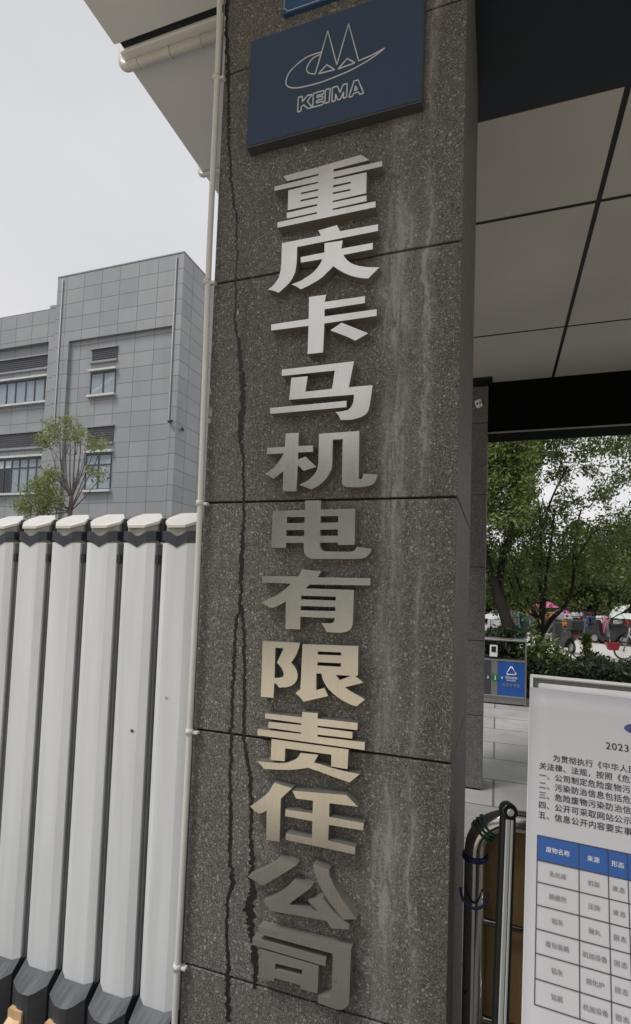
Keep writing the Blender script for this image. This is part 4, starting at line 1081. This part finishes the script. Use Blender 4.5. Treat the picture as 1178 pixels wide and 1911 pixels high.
q = MB(); cxg = onY(924, 1264.5, YB); q.cyl((cxg.x, YB-.004, cxg.z), (cxg.x, YB+.0015, cxg.z), .052, 28); q.build('badge', M['bingreen'], bn)
q = MB(); text_into(q, '1', .095, lambda a, b: Vector((cxg.x-.022+a, YB-.006, cxg.z-.033+b)), .003)
for sgn in (-1, 1):
    x = cxg.x+sgn*.098; q.box((x-.006, YB-.0015, cxg.z-.012), (x+.006, YB+.003, cxg.z+.02)); q.face([(x-.02, YB-.0016, cxg.z-.010*sgn*-1), (x+.02, YB-.0016, cxg.z-.010*sgn*-1), (x, YB-.0016, cxg.z+.02*sgn)])
q.build('badge_marks', M['white'], bn)
q = MB(); cxt = (xm+.047+bxr-fr)/2+.0; zt2 = onY(954, 1252, YB).z
tri = [(cxt+.082*math.sin(a), zt2-.012+.082*math.cos(a)) for a in (0, 2.094, 4.189)]
for i in range(3):
    A = Vector((tri[i][0], YB+.002, tri[i][1])); B = Vector((tri[(i+1) % 3][0], YB+.002, tri[(i+1) % 3][1]))
    q.tube([A.lerp(B, .06), A.lerp(B, .80)], .0065, 6); d = (B-A).normalized(); n_ = Vector((-d.z, 0, d.x)); c_ = A.lerp(B, .80)
    q.face([c_+n_*.018+Vector((0, -.004, 0)), c_-n_*.018+Vector((0, -.004, 0)), c_+d*.026+Vector((0, -.004, 0))])
for body, zz, s_ in (('可回收物', zt2-.118, .042), ('Recyclable', zt2-.148, .030)):
    text_into(q, body, s_, lambda a, b: Vector((cxt+a, YB+.004, zz+b)), .0006, 'CENTER')
q.build('recycling_mark', M['white'], bn)
q = MB()
for k in range(5):
    x = cxt-.10+k*.05; z = zt2-.215
    q.torus((x, YB+.004, z), .015, .0022, 'y', 10, 5); q.box((x-.012, YB+.002, z+.018), (x+.012, YB+.0045, z+.024))
q.build('item_icons', M['gate_neck'], bn)

# ------------------------------------------------------------------ parked scooters
tyre = plain('tyre_rubber', (.02, .02, .02), .8); rimm = plain('wheel_rim', (.35, .35, .35), .35, .7); seatm = plain('black_seat', (.015, .015, .016), .5)
lampm = plain('headlight_glass', (.7, .7, .68), .15)
SCOLS = {'white': (.62, .62, .60), 'black': (.02, .021, .024), 'red': (.35, .03, .035), 'blue': (.04, .10, .34), 'pink': (.60, .16, .26), 'grey': (.20, .21, .22), 'orange': (.60, .22, .05), 'silver': (.42, .43, .44), 'maroon': (.12, .025, .05), 'teal': (.05, .26, .28)}
SM = {k: plain(k+'_scooter_paint', v, .45) for k, v in SCOLS.items()}
APR = {k: plain(k+'_apron_cloth', v, .85, var=.25, scale=9) for k, v in SCOLS.items()}
def scooter(loc, rz, col, apron, label, box=None, scale=1.0):
    """small electric scooter facing +x, with a padded wind apron"""
    r = empty('electric_scooter', (0, 0, 0), label, 'scooter', 'scooters in the parking area')
    for x in (-.58, .60):
        q = MB(); q.torus((x, 0, .23), .185, .045, 'y', 20, 8); wj = q.build('wheel', tyre, r)
        q = MB(); q.cyl((x, -.03, .23), (x, .03, .23), .135, 14); q.build('rim', rimm, wj)
    q = MB()
    for sgn in (-1, 1):
        pass
    side = [(-.86, .62), (-.80, .80), (-.30, .74), (-.12, .62), (-.10, .34), (.22, .30), (.30, .42), (.40, .98), (.50, 1.02), (.52, .90), (.60, .55), (.50, .38), (.30, .20), (-.30, .18), (-.40, .36), (-.60, .50)]
    q.prism(side, lambda a, b: Vector((a, -.15, b)), Vector((0, .30, 0)))
    q.build('body', SM[col], r, .03)
    q = MB(); q.tube([(.33+.35*math.cos(a)*.0+.60-.33+.27*math.cos(a), 0, .23+.27*math.sin(a)) for a in [RAD(d) for d in range(20, 150, 18)]], .06, 8, True, (.5, 1.2)); q.build('fender', SM[col], r)
    q = MB(); q.box((-.82, -.14, .77), (-.10, .14, .86), .035, None, 3); q.build('seat', seatm, r)
    q = MB(); q.tube([(.44, -.34, 1.04), (.42, -.12, 1.05), (.42, .12, 1.05), (.44, .34, 1.04)], .018, 8)
    for s_ in (-1, 1): q.tube([(.44, s_*.30, 1.04), (.50, s_*.34, 1.22)], .008, 6); q.ico((.50, s_*.35, 1.24), .06, (.3, 1.1, .8), 1)
    q.build('handlebar', seatm, r)
    q = MB(); q.ico((.545, 0, .93), .075, (.5, 1, .8), 2); q.build('headlight', lampm, r)
    if apron:
        q = MB(); g = []
        for i in range(7):
            row = []
            for k in range(9):
                v = i/6; u = (k/8-.5)
                row.append(q.bm.verts.new((.56+.05*math.sin(k*1.9+i)-.16*abs(u)*2+.03*v, u*(.86-.25*v), 1.10-.72*v)))
            g.append(row)
        for i in range(6):
            for k in range(8):
                f = q.bm.faces.new((g[i][k], g[i][k+1], g[i+1][k+1], g[i+1][k])); f.smooth = True
        o = q.build('wind_apron', APR[apron], r); md = o.modifiers.new('pad', 'SOLIDIFY'); md.thickness = .03
    if box:
        q = MB(); q.box((-1.02, -.2, .84), (-.62, .2, 1.16), .04, None, 3); q.build('top_box', SM[box], r)
    q = MB(); q.box((-.885, -.09, .60), (-.855, .09, .68), .01); q.build('tail_light', SM['red'], r)
    q = MB(); q.box((-.12, -.17, .285), (.32, .17, .31), .008); q.build('footboard', seatm, r)
    q = MB(); q.tube([(-.1, .16, .3), (-.2, .3, .02)], .012, 6); q.build('kickstand', rimm, r)
    r.location = loc; r.rotation_euler = (0, 0, rz); r.scale = (scale,)*3
    return r
def g(px, py): p = onZ(px, py, .004); return (p.x, p.y, .004)
SCO = [((1052, 1217), 1.9, 'black', None, 'plain black scooter nearest the loose green bush', 'black'),
 ((1092, 1196), 2.4, 'black', None, 'black scooter with a white box, at the left end of the parked row', 'white'),
 ((1073, 1183), 1.6, 'blue', None, 'blue scooter with a pale box, alone in the gap left of the row', 'silver'),
 ((1108, 1197), 2.5, 'grey', 'maroon', 'grey scooter with a dark maroon apron in the parked row', None),
 ((1123, 1199), 2.3, 'black', 'blue', 'black scooter with a blue apron in the parked row', None),
 ((1137, 1203), 2.5, 'black', None, 'plain black scooter before the white tilted umbrella', None),
 ((1153, 1203), 2.7, 'silver', 'pink', 'silver scooter with a pink apron in the parked row', None),
 ((1172, 1204), 2.5, 'white', None, 'white scooter at the right edge of the picture', None),
 ((1104, 1178), 2.0, 'grey', 'white', 'grey scooter with a white apron in the back row', None),
 ((1122, 1180), 2.6, 'maroon', 'red', 'maroon scooter with a red apron in the back row', None),
 ((1141, 1181), 2.2, 'silver', 'maroon', 'silver scooter with a maroon apron in the back row', None),
 ((1163, 1183), 2.0, 'red', None, 'red scooter at the right of the back row', 'white'),
 ((1088, 1176), 2.8, 'teal', 'blue', 'teal scooter with a blue apron at the left of the back row', None),
 ((1040, 1184), 2.2, 'orange', 'orange', 'orange scooter with an orange apron right of the dark stems', 'white'),
 ((990, 1188), 2.4, 'black', 'teal', 'black scooter with a teal apron seen between the dark stems', None),
 ((1022, 1186), 2.1, 'grey', None, 'grey scooter standing under the pink umbrella', 'silver'),
 ((975, 1184), 2.6, 'grey', 'silver', 'grey scooter with a silver apron just right of the leaning trunk', None),
 ((1062, 1172), 2.2, 'maroon', 'black', 'maroon scooter with a black apron behind the blue one', None),
 ((1078, 1169), 2.5, 'black', 'grey', 'black scooter with a grey apron in the rearmost row', None),
 ((1097, 1168), 2.1, 'red', 'blue', 'red scooter with a blue apron in the rearmost row', None),
 ((1114, 1168), 2.4, 'black', 'orange', 'black scooter with an orange apron in the rearmost row', None),
 ((1131, 1169), 2.0, 'blue', 'maroon', 'blue scooter with a maroon apron in the rearmost row', None),
 ((1149, 1170), 2.6, 'grey', 'pink', 'grey scooter with a pink apron in the rearmost row', None),
 ((1170, 1170), 2.3, 'black', 'red', 'black scooter with a red apron in the rearmost row', None),
 ((1008, 1174), 2.3, 'blue', 'pink', 'blue scooter with a pink apron behind the dark stems', None),
 ((958, 1176), 2.0, 'black', 'maroon', 'black scooter with a maroon apron behind the leaning trunk', None),
 ((940, 1180), 2.5, 'red', 'grey', 'red scooter with a grey apron left of the leaning trunk', None),
 ((925, 1186), 2.0, 'silver', None, 'silver scooter seen left of the leaning trunk above the bin', 'white')]
for (pp_, rz, c_, ap, lab, bx_) in SCO:
    scooter(g(*pp_), rz, c_, ap, lab, bx_, .84)
def umbrella(px, py, Y, r, col, label, tilt=(0, 0)):
    c = onY(px, py, Y)
    t = empty('umbrella', (c.x, Y, c.z-1.1), label, 'umbrella')
    q = MB(); n = 16; mt_ = Matrix.Translation(c) @ Matrix.Rotation(tilt[0], 4, 'X') @ Matrix.Rotation(tilt[1], 4, 'Y')
    rings = []
    for j in range(1, 6):
        f = j/5; rings.append([q.bm.verts.new(mt_ @ Vector((r*f*math.cos(2*math.pi*k/n)*(1-.04*(k % 2)), r*f*math.sin(2*math.pi*k/n)*(1-.04*(k % 2)), -.42*r*f*f+.012*(k % 2)))) for k in range(n)])
    top = q.bm.verts.new(mt_ @ Vector((0, 0, 0)))
    for k in range(n): q.bm.faces.new((top, rings[0][k], rings[0][(k+1) % n]))
    for j in range(4):
        for k in range(n): q.bm.faces.new((rings[j][k], rings[j+1][k], rings[j+1][(k+1) % n], rings[j][(k+1) % n]))
    o = q.build('canopy_cloth', col, t)
    q = MB(); q.tube([mt_ @ Vector((0, 0, .06)), mt_ @ Vector((0, 0, -.8*r-.35))], .012, 8); q.build('pole', rimm, t)
pinkc = plain('pink_umbrella_cloth', (.45, .085, .22), .6); whitec = plain('white_umbrella_cloth', (.5, .54, .5), .6); magc = plain('magenta_umbrella_cloth', (.45, .08, .30), .6)
umbrella(1018, 1123, 22, .52, pinkc, 'large pink umbrella over the scooters behind the dark stems')
umbrella(1048, 1137, 23, .42, magc, 'smaller magenta umbrella right of the pink one')
umbrella(1149, 1134, 20, .42, whitec, 'white umbrella tipped to one side above the parked row', (0, RAD(-38)))
umbrella(1172, 1145, 21, .45, whitec, 'white umbrella standing level at the right edge')
umbrella(916, 1146, 15, .3, whitec, 'small white umbrella left of the leaning trunk')
# bicycle with a red basket
Yb = 15.5; wc = onY(1164, 1221, Yb)
t = empty('bicycle', (wc.x, Yb, 0), 'bicycle with a red front basket parked behind the hedge', 'bicycle')
rw = .24
for dx in (0, .95):
    q = MB(); q.torus((wc.x+dx, Yb, rw+.01), rw-.015, .02, 'y', 24, 8)
    wj = q.build('wheel', tyre, t)
    q = MB()
    for k in range(8):
        a = k*math.pi/8; q.tube([(wc.x+dx+(rw-.02)*math.cos(a), Yb, rw+.01+(rw-.02)*math.sin(a)), (wc.x+dx-(rw-.02)*math.cos(a), Yb, rw+.01-(rw-.02)*math.sin(a))], .003, 4)
    q.torus((wc.x+dx, Yb, rw+.01), rw-.035, .008, 'y', 24, 5); q.build('rim', rimm, wj)
q = MB(); x = wc.x; h = rw+.01
q.tube([(x, Yb, h), (x+.12, Yb, .72), (x+.15, Yb, .86)], .018, 8); q.tube([(x+.11, Yb, .66), (x+.45, Yb, .30), (x+.95, Yb, h)], .02, 8)
q.tube([(x+.45, Yb, .30), (x+.60, Yb, .72)], .018, 8); q.tube([(x+.95, Yb, h), (x+.57, Yb, .62)], .012, 8); q.build('frame', SM['silver'], t)
q = MB(); q.tube([(x+.10, Yb-.26, .90), (x+.16, Yb, .87), (x+.10, Yb+.26, .90)], .014, 8); q.build('handlebar', seatm, t)
q = MB(); q.box((x+.50, Yb-.08, .72), (x+.74, Yb+.08, .78), .03, None, 2); q.build('saddle', seatm, t)
q = MB(); bb = onY(1143, 1213, Yb); bs = [(bb.x-.10, -.11), (bb.x+.12, -.11), (bb.x+.12, .11), (bb.x-.10, .11)]; bt = [(bb.x-.17, -.16), (bb.x+.17, -.16), (bb.x+.17, .16), (bb.x-.17, .16)]
loft(q, [[(a, Yb+b, bb.z) for a, b in bs], [(a, Yb+b, bb.z+.2) for a, b in bt]], True, False); q.build('basket', SM['red'], t)
q = MB(); q.tube([(bb.x+.1, Yb, bb.z+.1), (x+.13, Yb, .78)], .012, 6); q.build('basket_bracket', seatm, t)
